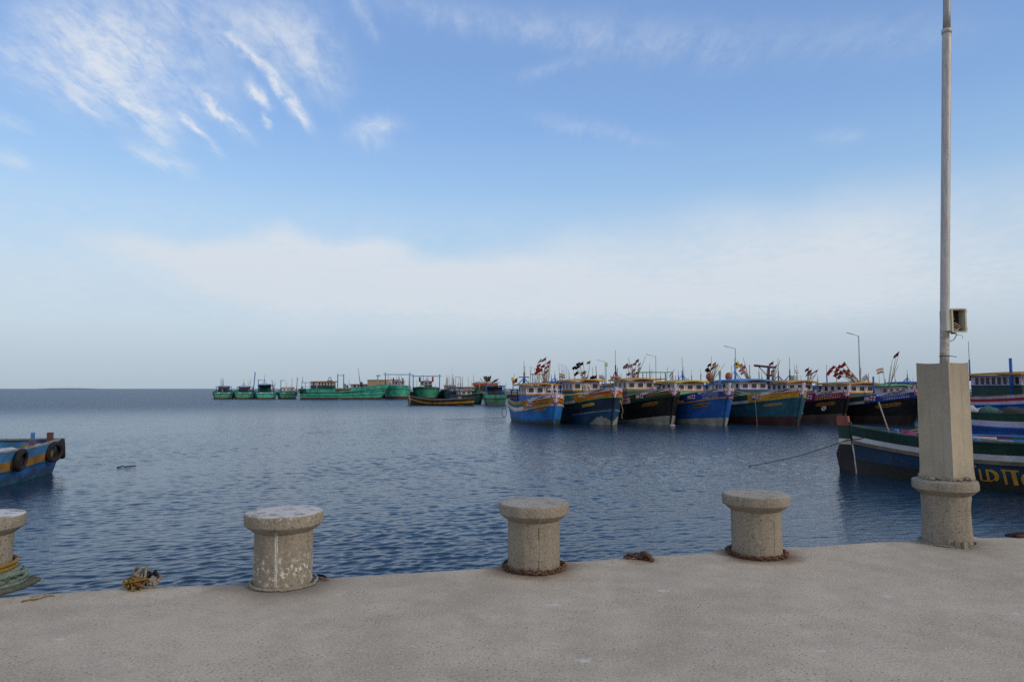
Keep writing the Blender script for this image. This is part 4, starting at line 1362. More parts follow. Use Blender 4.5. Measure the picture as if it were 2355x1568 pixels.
# boat 6
r6, h6 = trawler((27.4,57.0), 'black fishing boat with maroon bow band and a white disc mark on its bow', ROW, zb=2.80, zm=2.1,
    c=dict(hull=BLK, anti=ANTIB, af=afb(.25,.85,.3,1.1), fore=MAROON, lower=LAV, upper=LAV, cap=RUBW, rub=BLK, uz=0.58, uw=0.85, split=.5))
wheelhouse(r6, .4, -2.6, 2.7, 1.6, 2.70, 3.42, BLUEW, WHITE, OCHRE, TAR, OCHRE, nside=4)
aft_frame(r6, -2.8, -4.6, 2.7, 1.6, 3.2, BLUEW, BLUEW)
stem_head(r6, h6, (BLK, WHITE), hgt=.4); bow_paint(r6, h6)
plate(r6, h6, -1, 2.9, -.40, 1.5, .16, BLK, OCHRE, 'IND-TN-08-MM', OCHRE)
letters(r6, h6, -1, 2.75, .30, 2.0, .14, LAV, (13, 51)); letters(r6, h6, -1, 2.75, .11, 2.05, .15, YEL, (10, 55))
flag_marks(r6, h6, -1, 1.5, .22, .42, LAV, WHITE, OCHRE)
mb = MB(); cv = [(.5+.5*math.cos(2*PI*k/20), .5+.5*math.sin(2*PI*k/20)) for k in range(20)]
h6.decal(mb, cv, [tuple(range(20))], -1, 3.42, -.86, .40, .40, WHITE); v, f = ribbon([(.38,.78),(.52,.85),(.50,.5),(.62,.2)], .15); h6.decal(mb, v, f, -1, 3.42, -.86, .40, .40, BLACKP, off=.02); mb.build('disc_mark', r6)
for zz, hh in ((Z2(1525,690), 4.6), (Z2(1378,690), 4.5)):
    pm = local(r6, at(*zz, 63)); mast(r6, pm.x, pm.y, 3.45, hh, paint('dull_maroon_pole', (.10,.07,.09), .6), 1.2, .6)
mb = MB(); a = local(r6, at(*Z2(1245,690), 63)); b = local(r6, at(*Z2(1252,500), 63)); e0 = local(r6, at(*Z2(1065,482), 63)); e1 = local(r6, at(*Z2(1325,506), 63)); k0 = local(r6, at(*Z2(1120,492), 63)); k1 = local(r6, at(*Z2(1240,620), 63))
MR = paint('dark_red_steel', (.10,.03,.035), .6)
a.z = 3.3
pole(mb, a, b, .13, MR, 8); pole(mb, e0, e1, .10, MR, 6); pole(mb, k0, k1, .04, MR)
mb.build('gantry', r6)
mb = MB(); mb.box((-.6,.2,3.85), (.5,.5,.5), paint('pale_box_paint', (.34,.40,.36), .6), bev=.03); mb.build('roof_box', r6)
floodlight(r6, local(r6, at(*Z2(1612,680), 62)), 3.5, .95, STEEL, STEEL)
# boat 7
r7, h7 = trawler((32.3,55.4), 'black fishing boat with blue bow band, partly hidden by the concrete post', ROW, L=11.5, zb=2.85, zm=1.95,
    c=dict(hull=BLK, anti=paint('dark_brown_bottom', (.03,.018,.017), .7), af=afb(.4,.75,.3,1.0), fore=BLUEB, lower=LAV, upper=DKGB, cap=RUBW, rub=BLK, uz=0.72, uw=0.81, split=.40))
wheelhouse(r7, .7, -2.6, 2.7, 1.5, 2.55, 3.26, DGREEN, WHITE, OCHRE, TAR, OCHRE, nside=4)
aft_frame(r7, -2.9, -4.8, 2.7, 1.5, 3.1, BLUEW, BLUEW)
stem_head(r7, h7, (BLK, WHITE), hgt=.3); bow_paint(r7, h7)
plate(r7, h7, -1, 2.7, -.42, 1.9, .18, BLK, OCHRE, 'IND-TN-08-MM', OCHRE); letters(r7, h7, -1, 2.9, .34, 2.2, .15, LAV, (14, 61)); letters(r7, h7, -1, 3.2, .13, 1.9, .14, WHITE, (11, 63))
flag_marks(r7, h7, -1, 1.55, .20, .46, LAV, WHITE, OCHRE)
pm = local(r7, at(*Z3(562,800), 63)); mast(r7, pm.x, pm.y, 3.2, 4.2, BLUEW, .9)
mb = MB(); pl = local(r7, at(*Z3(1243,900), 60)); pole(mb, (pl.x,pl.y,1.9), (pl.x,pl.y,3.95), .075, BLUEW, 8); pl = local(r7, at(*Z3(640,930), 60)); mb.box((pl.x,pl.y,2.2),(.12,.5,.1), BLUEW); pole(mb, (pl.x,pl.y,1.8), (pl.x,pl.y,2.5), .05, BLUEW); mb.build('post', r7)

# boat 8: large, behind the post at the right
phi8 = R(-88)
r8, h8 = trawler((36.2+2.2,44.5), 'large fishing boat at right edge with dark green cabin and red striped bulwark', ROW, L=14, B=4.4, zb=2.9, zm=2.25, zs=2.35, band=.62, phi=phi8,
    c=dict(hull=BLUE4, anti=ANTIM, af=afb(.3,.6), fore=LAV, lower=LAV, upper=REDP, edge=LAV, cap=OCHRE, rub=BLUE4, uz=.9, uw=.95, split=.40))
DTEAL = paint('dark_teal_cabin', (.010,.045,.042), .55, .25, .25, .08)
wheelhouse(r8, 2.6, -2.6, 3.6, 1.7, 3.10, 3.92, DTEAL, LAV, DTEAL, OCHRE, OCHRE, nside=8, winh=.50)
aft_frame(r8, -3.0, -5.6, 3.6, 1.7, 3.55, BLUEW, BLUEW)
mast(r8, -3.1, -1.5, 3.6, 5.2, BLUEW, 1.5); mb = MB(); pole(mb, (1.9,-2.05,2.2), (1.9,-2.05,5.1), .10, BLUEW, 8); mb.build('post', r8)
# boat 9: blue with nets, in front of it
phi9 = R(-67)
r9, h9 = trawler((28.6,29.0), 'royal blue fishing boat loaded with fishing net, right of the concrete post', ROW, L=10.5, B=3.3, zb=2.0, zm=1.62, zs=1.75, band=.66, phi=phi9,
    c=dict(hull=hullpaint('royal_blue_hull', (.010,.075,.30)), anti=BLACKP, af=afb(.32,.32), fore=LAV, lower=LAV, upper=DKGB, cap=DKGB, rub=BLUE4, uz=2, uw=2, split=.48))
mb = MB(); 
for side in (-1,):
    for zz in (.55, .78):
        v, f = ribbon([(-4.8+.4*k, zz) for k in range(23)], .03); mb.add([h9.surf(side, a, c, .02) for a, c in v], f, NAVY)
mb.build('plank_line', r9)
letters(r9, h9, -1, -.6, .42, .5, .14, YEL, (4, 71))
NET = [rope_mat('grey_net', (.55,.54,.53)), rope_mat('dark_net', (.08,.08,.085)), rope_mat('teal_net', (.08,.17,.17))]
t = thing('net_pile', 'heaped grey and dark fishing net on the deck of the blue boat behind the post', 'fishing net', world(r9, (0,0,0)), phi9)
for nm, m, seed, n_ in (('grey_net', NET[0], 1, 16), ('dark_net', NET[1], 2, 9), ('teal_net', NET[2], 3, 7)):
    mb = MB(); rg = random.Random(seed)
    for k in range(n_):
        px_ = rg.uniform(-4.4, 2.6); py_ = rg.uniform(-1.15, .6)
        base_ = len(mb.v)
        mb.ball((px_, py_, 1.50+rg.uniform(-.1,.25)), rg.uniform(.25,.48), m, 7, (rg.uniform(.8,1.5), 1, rg.uniform(.45,.8)))
        for i in range(base_, len(mb.v)):
            v_ = Vector(mb.v[i]); d = mnoise.noise(v_*3.1+Vector((seed,0,0)))*.12+mnoise.noise(v_*9)*.05
            mb.v[i] = tuple(v_ + Vector((d, d*.6, d)))
    mb.build(nm, t)

# boat 10: dark blue, pointed stern with rudder, near
L10 = 10.5; dirv = Vector((.62,-.785,0)).normalized(); phi10 = math.atan2(dirv.y, dirv.x)
st = Vector((11.85, 23.65, 0))
r10 = thing('wooden_boat', 'dark blue wooden boat with upright rudder, white band and large yellow letters', 'boat', st + dirv*(L10/2), phi10)
h10 = Hull(L10, 2.75, 1.75, 1.36, 1.60, rake=.25, stern='pointed', band=.53, srake=.10, wl=.70, bowp=2.2, full=.5, bl=1.0)
NB10 = hullpaint('dark_blue_planks', (.017,.046,.095), streak=.5, chips=.12, chipc=(.05,.05,.05))
GB10 = paint('dark_green_planks', (.010,.038,.028), .6, .35, .4, .15, chipc=(.08,.09,.08)); WB10 = paint('scuffed_white_planks', (.50,.50,.53), .65, .15, .35, .25, dirt=(.12,.09,.07), chipc=(.10,.07,.06), scale=2.5)
h10.build(r10, dict(hull=NB10, hull2=hullpaint('stained_lower_planks', (.022,.020,.024)), anti=hullpaint('brown_stained_bottom', (.035,.024,.020)), af=lambda u: .10, fore=GB10, lower=WB10, upper=GB10, inner=SKYB, cap=paint('worn_green_cap', (.05,.09,.075), .7, .4, .5, .4, chipc=(.2,.2,.18)), rub=paint('bare_timber_rail', (.17,.135,.10), .85, .35, .5, .3, scale=3), uz=2, uw=2, split=.40, rubh=.11, rubw=.07, drop=.42, deck=DECKM))
mb = MB()      # rudder
def rud(z0, z1, xa, xb, m, wd=.05): 
    mb.add([(xa[0],-wd,z0),(xb[0],-wd,z0),(xb[0],wd,z0),(xa[0],wd,z0),(xa[1],-wd,z1),(xb[1],-wd,z1),(xb[1],wd,z1),(xa[1],wd,z1)], [(3,2,1,0),(4,5,6,7),(0,1,5,4),(1,2,6,5),(2,3,7,6),(3,0,4,7)], m)
xs0 = -L10/2
rud(-.5, .1, (xs0-.62,xs0-.60), (xs0-.06,xs0-.07), paint('wet_rudder_wood', (.022,.018,.018), .6)); rud(.1, .62, (xs0-.60,xs0-.70), (xs0-.07,xs0-.10), paint('rudder_dark_wood', (.028,.024,.028), .7)); rud(.62, .98, (xs0-.70,xs0-.58), (xs0-.10,xs0-.17), paint('rudder_dark_wood', (.028,.024,.028), .7))
rud(.98, 1.17, (xs0-.60,xs0-.58), (xs0-.16,xs0-.18), paint('rudder_cream', (.50,.46,.37), .6), .056); rud(1.17, 1.62, (xs0-.58,xs0-.62), (xs0-.18,xs0-.24), GB10); rud(1.62, 1.95, (xs0-.63,xs0-.65), (xs0-.22,xs0-.26), paint('rudder_red_lead', (.21,.058,.040), .65), .07)
mb.build('rudder', r10)
mb = MB(); SP = paint('chipped_white_stern_post', (.46,.50,.47), .7, .2, .3, .5, chipc=(.03,.03,.03), scale=4)
mb.tube([(h10.x(0,-.4)-.03,0,-.4),(h10.x(0,.4)-.03,0,.4),(h10.x(0,1.0)-.03,0,1.0)], .045, SP, 8); mb.tube([(h10.x(0,1.0)-.03,0,1.0),(h10.x(0,1.7)-.03,0,1.75)], .05, GB10, 8)
mb.build('stern_post', r10)
# painted letters, strokes as seen on the side
YL = paint('yellow_letter_paint', (.46,.25,.03), .6, .2, .3, .15, scale=3)
def near_letters():
    mb = MB()
    S = []
    S.append(([(.0,1.06),(.055,1.06),(.055,.90),(.0,.90)],))            # dot beside the post
    def bar(x0, x1, y0, y1, sl=0): return [(x0,y1),(x1,y1),(x1+sl,y0),(x0+sl,y0)]
    polys = [bar(-.06,.045,.88,1.02), bar(.13,.245,.0,.78,.03), 
             bar(.50,.64,.0,.80,.03),                                        # D stem
             bar(1.36,1.50,-.12,.86,.06), bar(1.30,2.18,.78,.90,.0), bar(1.78,2.02,-.12,.80,.06)]
    for p in polys:
        # slice into strips so it follows the planking
        n_ = 6
        g = []
        for i in range(n_+1):
            t_ = i/n_
            g += [(p[0][0]+(p[1][0]-p[0][0])*t_, p[0][1]+(p[1][1]-p[0][1])*t_), (p[3][0]+(p[2][0]-p[3][0])*t_, p[3][1]+(p[2][1]-p[3][1])*t_)]
        yield g, [(2*i, 2*i+1, 2*i+3, 2*i+2) for i in range(n_)]
    arc = [(.52,.74)]+[(.72+.34*math.sin(PI*k/10), .38+.36*math.cos(PI*k/10)) for k in range(9)]
    v, f = ribbon(arc, [.13]+[.15+.09*math.sin(PI*k/9) for k in range(9)]); yield v, f
    v, f = ribbon([(.20,.02),(.4,-.02),(.55,.02),(.7,.0),(.86,.10)], .07); yield v, f
    v, f = ribbon([(2.75+.42*math.cos(PI*(.5+k/12*1.1)), .30+.46*math.sin(PI*(.5+k/12*1.1))) for k in range(13)], .2); yield v, f
    v, f = ribbon([(3.2,.8),(3.25,.3),(3.3,-.1)], .2); yield v, f
    v, f = ribbon([(3.3,.8),(3.7,.8),(3.75,-.1)], .16); yield v, f
mb = MB()
# locate the first letter on the side facing the quay: solve along the hull for the image column beside the post
def side_x(pxcol, z):
    best = None
    for k in range(400):
        x = -4.6+9*k/399
        p = world(r10, h10.surf(-1, x, z))
        f_ = (p.x/(p.y*math.cos(PITCH)+(p.z-CAM_H)*math.sin(PITCH)))*FPX+CX
        d = abs(f_-pxcol)
        if best is None or d < best[0]: best = (d, x)
    return best[1]
xa = side_x(2246, .45); xb = side_x(2336, .45); sc = (xb-xa)/2.0
for v, f in near_letters():
    mb.add([h10.surf(-1, xa+a*sc-.0, .27+b*.42, .012) for a, b in v], f, YL)
mb.build('lettering', r10)
# contents
mb = MB(); 
for xx in (-3.2,-1.6,0.2,2.2): mb.box((xx,0,1.12), (.22, 2*h10.b(h10.uof(xx,1.1),1.1)-.2, .06), SKYB)
mb.build('thwart', r10)
pl = local(r10, at(2061.5, 997, 22.3)); mb = MB(); mb.box((pl.x, pl.y, pl.z-.1), (.10,.13,.48), SKYB); mb.build('post', r10)
pk = paint('magenta_cloth', (.30,.015,.09), .8); rdp = paint('dull_red_planks', (.20,.03,.025), .7)
ta, tb = local(r10, at(2066, 988.5, 22.2)), local(r10, at(2103, 995.5, 21.6))
mb = MB(); g, f = grid_quad(8, 3)
mb.add([tuple(ta.lerp(tb, a) + Vector((0, .28*b, -.16*(1-.65*a)*(1-b) + .02*math.sin(9*a+4*b)))) for a, b in g], f, pk, True)
o = mb.build('tarpaulin'); o.location = r10.location; o.rotation_euler.z = phi10; tag(o, 'magenta cloth draped over gear inside the dark blue boat', 'tarpaulin')
mb = MB(); rg = random.Random(3)
for k in range(5): mb.box((-2.7+.35*k, .05+.16*k-.3, 1.36+.03*k), (1.6,.12,.05), [rdp, SKYB, WHITE][k % 3], Matrix.Rotation(.15*k-.2, 3, 'Z'))
o = mb.build('plank_stack'); o.location = r10.location; o.rotation_euler.z = phi10; tag(o, 'loose red, white and blue boards lying in the dark blue boat', 'boards')
mb = MB()
for pts in tangle(-3.25, .0, 1.42, .36, .36, .13, 14, 9): mb.tube(pts, .018, ROPE_T, 6, closed=True)
o = mb.build('rope_heap'); o.location = r10.location; o.rotation_euler.z = phi10; tag(o, 'heap of tan rope at the stern of the dark blue boat', 'rope')
mb = MB(); a = at(2021,925,22.6); b = at(2044,992,21.9); mb.tube([a, b], .022, BAMBOO, 7)
o = mb.build('bamboo_stick'); tag(o, 'slanting bamboo stick standing in the dark blue boat', 'pole')
mb = MB(); ns = [((2242,1008,21.0),(2330,1016,19.6)),((2236,1013,20.8),(2318,1018,19.6))]
for a, b in ns: mb.tube([at(*a), at(*b)], .028, BAMBOO, 7)
o = mb.build('oar'); tag(o, 'pale bamboo poles lying on the dark blue boat right of the concrete post', 'poles')
# mooring line from the rudder out to the water
mb = MB(); a = at(1720,1064.5,25.8); a.z = 0; b = world(r10, (xs0-.3,-.06,1.12)); pts = []
c2 = world(r10, (-3.4,-.6,1.5))
for k in range(21):
    t_ = k/20; p = a.lerp(b, t_); p.z -= .10*math.sin(PI*t_); pts.append(p)
for k in range(1, 9):
    p = b.lerp(c2, k/8); pts.append(p)
mb.tube(pts, .012, ROPE_D, 6); o = mb.build('mooring_rope'); tag(o, 'dark mooring rope stretched from the upright rudder down to the water', 'rope')

# boat 11: left edge
cor = Vector((-15.6, 23.9, 0)); d11 = Vector((.15,-.989,0)).normalized(); phi11 = math.atan2(d11.y, d11.x); L11, B11 = 9.0, 2.9
port = Vector((-d11.y, d11.x, 0))          # local +Y: towards the right of the picture
r11 = thing('wooden_boat', 'blue and ochre open boat at the left edge with black tyres hung over its side', 'boat', cor - port*(B11/2*.86) + d11*(L11/2), phi11)
h11 = Hull(L11, B11, 1.25, 1.02, 1.14, rake=.25, stern='transom', band=.56, wl=.84)
B11P = hullpaint('worn_blue_planks', (.014,.11,.38), streak=.35, chips=.2, chipc=(.08,.13,.14), scale=2); LB11 = paint('faded_blue_band', (.045,.17,.36), .6, .3, .35, .2, chipc=(.12,.15,.15), scale=2)
h11.build(r11, dict(hull=B11P, anti=paint('wet_fouled_bottom', (.018,.075,.13), .7, .4, .4, .4, chipc=(.12,.09,.05), scale=3), af=lambda u: .12, fore=OCHRE, lower=paint('dull_ochre_band', (.27,.14,.03), .65, .35, .45, .25, scale=2), upper=LB11, inner=LB11, cap=paint('worn_rail_cap', (.20,.21,.20), .8, .35, .4, .3, scale=3), rub=paint('dark_blue_strake', (.015,.07,.14), .7, .3, .4, .25), uz=2, uw=2, split=.50, rubh=.05, rubw=.035, drop=.40))
def wpt(root, side, h, x, z, off): return world(root, h.surf(side, x, z, off))
mb = MB(); mb.box((-3.55,.75,1.18), (.09,.09,.52), SKYB); mb.box((-3.55,.75,1.05), (.16,.16,.30), paint('dull_mauve_post', (.14,.07,.10), .7)); mb.build('mooring_post', r11)
mb = MB(); mb.box((-4.10,1.02,1.20), (.15,.15,.42), paint('faded_red_post', (.12,.05,.042), .7, .3, .4, .3)); mb.build('mooring_post', r11)
TY_L = ['black tyre hung nearest the picture edge on the blue and ochre boat', 'black tyre on the blue and ochre boat, second from the right', 'black tyre hung on the very corner of the blue and ochre boat']
def tyre(loc, rz, tilt, label):
    mb = MB(); prof = []
    Ro, Ri, hw_ = .35, .195, .085
    ring = [(Ri,-.05),(Ri+.02,-hw_),(Ro-.06,-hw_-.012),(Ro-.012,-hw_*.72),(Ro,-.03),(Ro,.03),(Ro-.012,hw_*.72),(Ro-.06,hw_+.012),(Ri+.02,hw_),(Ri,.05),(Ri+.035,.03),(Ri+.035,-.03)]
    n_ = 40; vs_ = []
    for k in range(n_):
        a = 2*PI*k/n_
        for (rr, zz) in ring:
            q_ = rr - (.008 if (k % 2 and rr > Ro-.02) else 0)
            vs_.append((q_*math.cos(a), zz, q_*math.sin(a)))
    m_ = len(ring); fs_ = []
    for k in range(n_):
        for j in range(m_): fs_.append((k*m_+j, k*m_+(j+1) % m_, ((k+1) % n_)*m_+(j+1) % m_, ((k+1) % n_)*m_+j))
    mb.add(vs_, fs_, RUBBER, True)
    o = mb.build('tyre'); o.location = loc; o.rotation_euler = (tilt, 0, rz)
    return tag(o, label, 'tyre', 'tyres hung over the side of the blue and ochre boat')
p = wpt(r11, 1, h11, -1.35, .78, .13); tyre(p, phi11+R(8), R(-8), TY_L[0])
p = wpt(r11, 1, h11, -3.6, .82, .12); tyre(p, phi11-R(18), R(-6), TY_L[1])
p = wpt(r11, 1, h11, -4.32, .86, .10); tyre(p, phi11+R(24), R(4), TY_L[2])
mb = MB()
for pts in tangle(-2.9, .85, .98, .16, .14, .16, 9, 33): mb.tube(pts, .013, ROPE_Y, 6, closed=True)
o = mb.build('rope_knot'); o.location = r11.location; o.rotation_euler.z = phi11; tag(o, 'yellow rope knotted round a post on the blue and ochre boat', 'rope')
SACK = paint('pale_sacking', (.36,.40,.44), .85, .25, .2, .1, scale=3)
def sack(x, y, z, s_, label, rz=0):
    mb = MB(); mb.ball((0,0,0), s_, SACK, 9, (1.7,1,.55))
    for i, v_ in enumerate(mb.v):
        v2 = Vector(v_); d = .12*s_*mnoise.noise(v2*5/s_*.4+Vector((x,0,0)))+.06*s_*mnoise.noise(v2*12)
        mb.v[i] = tuple(v2*(1+d/s_))
    o = mb.build('sack'); o.location = world(r11, (x,y,z)); o.rotation_euler.z = phi11+rz; tag(o, label, 'sack', 'sacks in the blue and ochre boat')
sack(-1.9,.85,.92,.30,'larger pale sack lying in the blue and ochre boat by the left tyre'); sack(-3.55,1.0,.96,.22,'small pale sack beside the red post of the blue and ochre boat',.4); sack(-1.1,.6,.88,.30,'pale sack at the picture edge inside the blue and ochre boat',-.3)
# ------------------------------------------------------------------ far jetty, sheds, lamps
JET = concrete('jetty_concrete', (.20,.18,.165), (.14,.125,.115), (.25,.23,.21), seed=31)
def prism_line(mb, a, b, wd, z0, z1, m):
    a = Vector((a[0],a[1],0)); b = Vector((b[0],b[1],0)); d = (b-a).normalized(); n_ = Vector((-d.y,d.x,0))*wd/2
    q_ = [a-n_, b-n_, b+n_, a+n_]
    mb.add([p+Vector((0,0,z0)) for p in q_]+[p+Vector((0,0,z1)) for p in q_], [(3,2,1,0),(4,5,6,7),(0,1,5,4),(1,2,6,5),(2,3,7,6),(3,0,4,7)], m)
mb = MB()
prism_line(mb, (-43.5,212), (12,216), 14, 1.0, 2.0, JET); prism_line(mb, (-43,212), (12,216), 13, -2, 1.0, DARKM)
o = mb.build('jetty'); tag(o, 'dark concrete jetty behind the green boats', 'jetty', kind='structure')
mb = MB(); prism_line(mb, (8.5,222), (60,30), 7, -2, 1.75, JET); o = mb.build('pier'); tag(o, 'long concrete pier behind the moored boats', 'pier', kind='structure')

t = thing('harbour_shed', 'plain beige flat roofed shed on the jetty behind the green boats', 'building', (-40.0,214,2.0))
BE = paint('beige_wall', (.36,.25,.16), .8, .12, .3, .05, scale=.4)
mb = MB(); mb.box((0,0,1.75), (9.2,6,3.5), BE); mb.build('wall', t)
mb = MB(); mb.box((0,0,3.58), (9.5,6.3,.16), BE); mb.build('roof', t)
t = thing('market_shed', 'red orange shed with white roof edge and a crown of blue struts', 'building', (-8.0,213,2.0))
OR = paint('red_orange_wall', (.30,.062,.028), .7, .2, .3, .05, scale=.4)
mb = MB(); mb.box((0,0,1.4), (7.2,5,2.8), OR); mb.box((-3.9,-.3,2.2), (.6,4.4,1.0), OR); mb.build('wall', t)
mb = MB(); mb.box((0,-2.56,.9), (7.3,.1,1.8), DARKM); mb.build('plinth', t)
mb = MB(); mb.box((.3,0,2.86), (7.4,5.2,.5), paint('white_roof_edge', (.5,.5,.5), .6), taper=.96); mb.build('roof', t)
mb = MB()
for k, x in enumerate((-1.1,-.5,.1,.7)): pole(mb, (x+.1*(k % 2), -2.3, 3.1), (x+(-.7 if k in (0,2) else .7), -2.3, 4.1), .09, DBLUE)
mb.build('roof_struts', t)

lamp_l = ['tallest grey street lamp on the pier, nearest the concrete post', 'grey street lamp on the pier rising above the teal boat with the yellow bow', 'thin street lamp on the pier behind the black boat with the white aft band', 'thin street lamp on the pier rising between the navy boat and the black boat', 'small distant street lamp above the cabin of the navy boat', 'smallest street lamp above the cabin of the bright blue boat']
def street_lamp(px, py, D_, label, ztop=9.5):
    p = at(px, py, D_)
    t = thing('street_lamp', label, 'street lamp', (p.x, p.y, 1.75), 0, 'street lamps along the pier')
    H = p.z-1.75
    mb = MB(); mb.tube([(0,0,0),(0,0,H)], [.11,.055], STEEL, 8); mb.box((0,0,.1),(.35,.35,.2),STEEL); mb.build('pole', t)
    s_ = min(D_/84, 1.4)
    mb = MB(); mb.tube([(0,0,H-.05),(-.9*s_,-.1,H+.22)], .035, STEEL, 6); mb.build('arm', t)
    mb = MB(); mb.box((-1.15*s_,-.12,H+.29), (.75,.20,.09), STEEL, Matrix.Rotation(.28,3,'Y'), .8); mb.build('lamp_head', t)
for args, lb in zip([(1974.5,772,84),(1691,801,106),(1508,819,134),(1391.5,831,160)], lamp_l): street_lamp(*args, lb)
p2 = lambda f, x, y: f(x, y)
street_lamp(*Z1(808,480), 186, lamp_l[4]); street_lamp(*Z1(420,516), 215, lamp_l[5])
p = at(*((1460+62/3.925)/1.6985, (1400+262/3.925)/1.6985), 205)
t = thing('signal_post', 'pale green post with boxy head on the jetty beside the beige shed', 'post', (p.x,p.y,2.0)); H = p.z-2.0
mb = MB(); mb.tube([(0,0,0),(0,0,H)], [.22,.15], MINT, 8); mb.build('pole', t); mb = MB(); mb.box((.2,0,H),(1.3,.4,.3),MINT); mb.box((-.15,0,H-1.4),(.4,.4,.5),MINT); mb.build('head', t)

# ------------------------------------------------------------------ second rank of moored boats (seen between and above the first)
def back_boat(px, D_, label, roofz, hullm, lowm, upm, roofm, edgem, wx=2.4, zb=2.7, masts=(), phi=PHI, L=10.5, frame=BLUEW, frs=None, nf=3):
    p = at(px, 893, D_)
    root = thing('fishing_boat', label, 'fishing boat', (p.x-math.cos(phi)*.3, p.y-math.sin(phi)*.3, 0), phi, 'boats moored behind the front row')
    h = Hull(L, 3.8, zb, 2.0, 2.1, band=.6)
    h.build(root, dict(hull=hullm, anti=ANTIM, af=afb(.2,.5), fore=lowm, lower=LAV, upper=lowm, cap=RUBW, rub=hullm, uz=.55, uw=.75))
    wheelhouse(root, 1.0, -1.6, wx, 1.5, roofz-.95, roofz-.12, lowm, upm, edgem, roofm, edgem, nfront=nf, nside=2)
    aft_frame(root, -2.0, -4.2, wx+.1, 1.5, roofz-.15, frame, frame)
    for (mx, my, leg) in masts:
        a = local(root, at(mx, my, D_)); zt = a.z
        a.x = clamp(a.x, -4.4, .6) if leg else a.x
        mast(root, a.x, clamp(a.y, -1.6, 1.6), 1.6 if abs(a.y) > 1.3 or a.x < -1.9 else roofz, zt-(zt-roofz)*.35, frame if leg else BAMBOO, (zt-roofz)*.35, .5 if leg else 0, 0, 'mast' if leg else 'spar')
    return root
BB = [
 (1283,77,'blue canopied boat seen between the two leftmost moored boats, tricolour flag beside it',3.6,DBLUE,BLUEW,WHITE,BLUEW,BLUEW,((1276,852,1),(1268,860,0),(1289,866,0))),
 (1397,84,'dark cluttered boat between the navy boat and the black boat, only rigging showing',3.35,DGREEN,DGREEN,LAV,TAR,TAR,((1404,862,0),(1391,868,0),(1385,858,0),(1410,866,0))),
 (1507,73,'white cabin with orange roof of a boat behind the black boat with white aft band',3.45,DBLUE,BLUEW,WHITE,TAR,OCHRE,((1494,838,0),(1519,856,0))),
 (1541,82,'blue roofed boat behind, between the black and the blue boat with mint cabin base',3.4,DGREEN,TEAL,LAV,BLUEW,SKYB,((1560,852,1),(1548,860,0))),
 (1668,74,'ochre roofed boat with blue fittings between the blue boat and the teal boat',3.7,DBLUE,BLUEW,WHITE,TAR,SKYB,((1638,846,0),(1676,862,0))),
 (1757,74,'dark blue deckhouse behind, between the teal boat and the black maroon banded boat',3.2,NAVY,DBLUE,LAV,BLUEW,BLUEW,((1745,838,0),(1763,850,0),(1752,855,0))),
 (1886,74,'blue framed boat behind, right of the black maroon banded boat',3.1,NAVY,BLUEW,LAV,BLUEW,DBLUE,((1880,862,0),)),
 (2052,72,'mint green framed boat behind the rightmost black boat, left of the concrete post',3.25,DGREEN,DGREEN,LAV,MINT,MINT,((2036,870,0),(2060,872,0))),
 (2098,80,'teal and dark blue boat half hidden by the concrete post, behind the mint framed one',3.6,NAVY,TEAL,LAV,DBLUE,DBLUE,((2086,850,1),)),
 (1330,101,'distant boat with blue roof above the cabin of the navy boat',3.3,NAVY,BLUEW,WHITE,BLUEW,BLUEW,((1322,858,0),(1310,855,0),(1340,850,0))),
 (1240,112,'distant small boat with green roof above the bright blue boat',3.2,DGREEN,DGREEN,WHITE,GRN,MINT,((1216,866,0),(1232,860,1),(1252,862,0))),
 (1440,100,'distant boat with grey roof above the black boat with white aft band',3.2,NAVY,TEAL,LAV,STEEL,STEEL,((1440,850,0),(1418,862,0),(1452,860,0))),
 (1600,96,'distant boat with blue roof above the blue boat with mint cabin base',3.3,NAVY,BLUEW,WHITE,BLUEW,SKYB,((1590,850,1),(1572,842,0),(1611,848,0))),
 (1825,92,'distant boat with ochre roof above the black maroon banded boat',3.2,DBLUE,DGREEN,WHITE,OCHRE,OCHRE,((1815,848,0),(1842,862,0))),
 (1990,94,'distant boat with ochre roof above the rightmost black boat',3.2,DBLUE,BLUEW,WHITE,OCHRE,OCHRE,((1950,862,0),(1998,866,0))),
]
for (px, D_, lb, rz_, hm, lm, um, rm, em, ms) in BB: back_boat(px, D_, lb, rz_, hm, lm, um, rm, em, masts=ms, frame=(MINT if 'mint green framed' in lb else BLUEW))
# slender green gantry on the roof line behind the black boat (white aft band)
mb = MB()
a, b, c, d = at(*Z1(1800,570),66), at(*Z1(2130,568),66), at(*Z1(1805,700),66), at(*Z1(2095,760),66)
c.z = d.z = 1.8
pole(mb, c, Vector((c.x,c.y,a.z)), .055, MINT); pole(mb, d, Vector((d.x,d.y,b.z)), .075, TAR); pole(mb, a+Vector((-.6,0,0)), b+Vector((.3,0,0)), .05, MINT)
e0, e1 = at(*Z1(1960,655),66), at(*Z1(2095,655),66); pole(mb, e0, e1, .04, DARKM)
o = mb.build('gantry'); tag(o, 'thin mint green gantry frame standing behind the black boat with the white aft band', 'gantry')

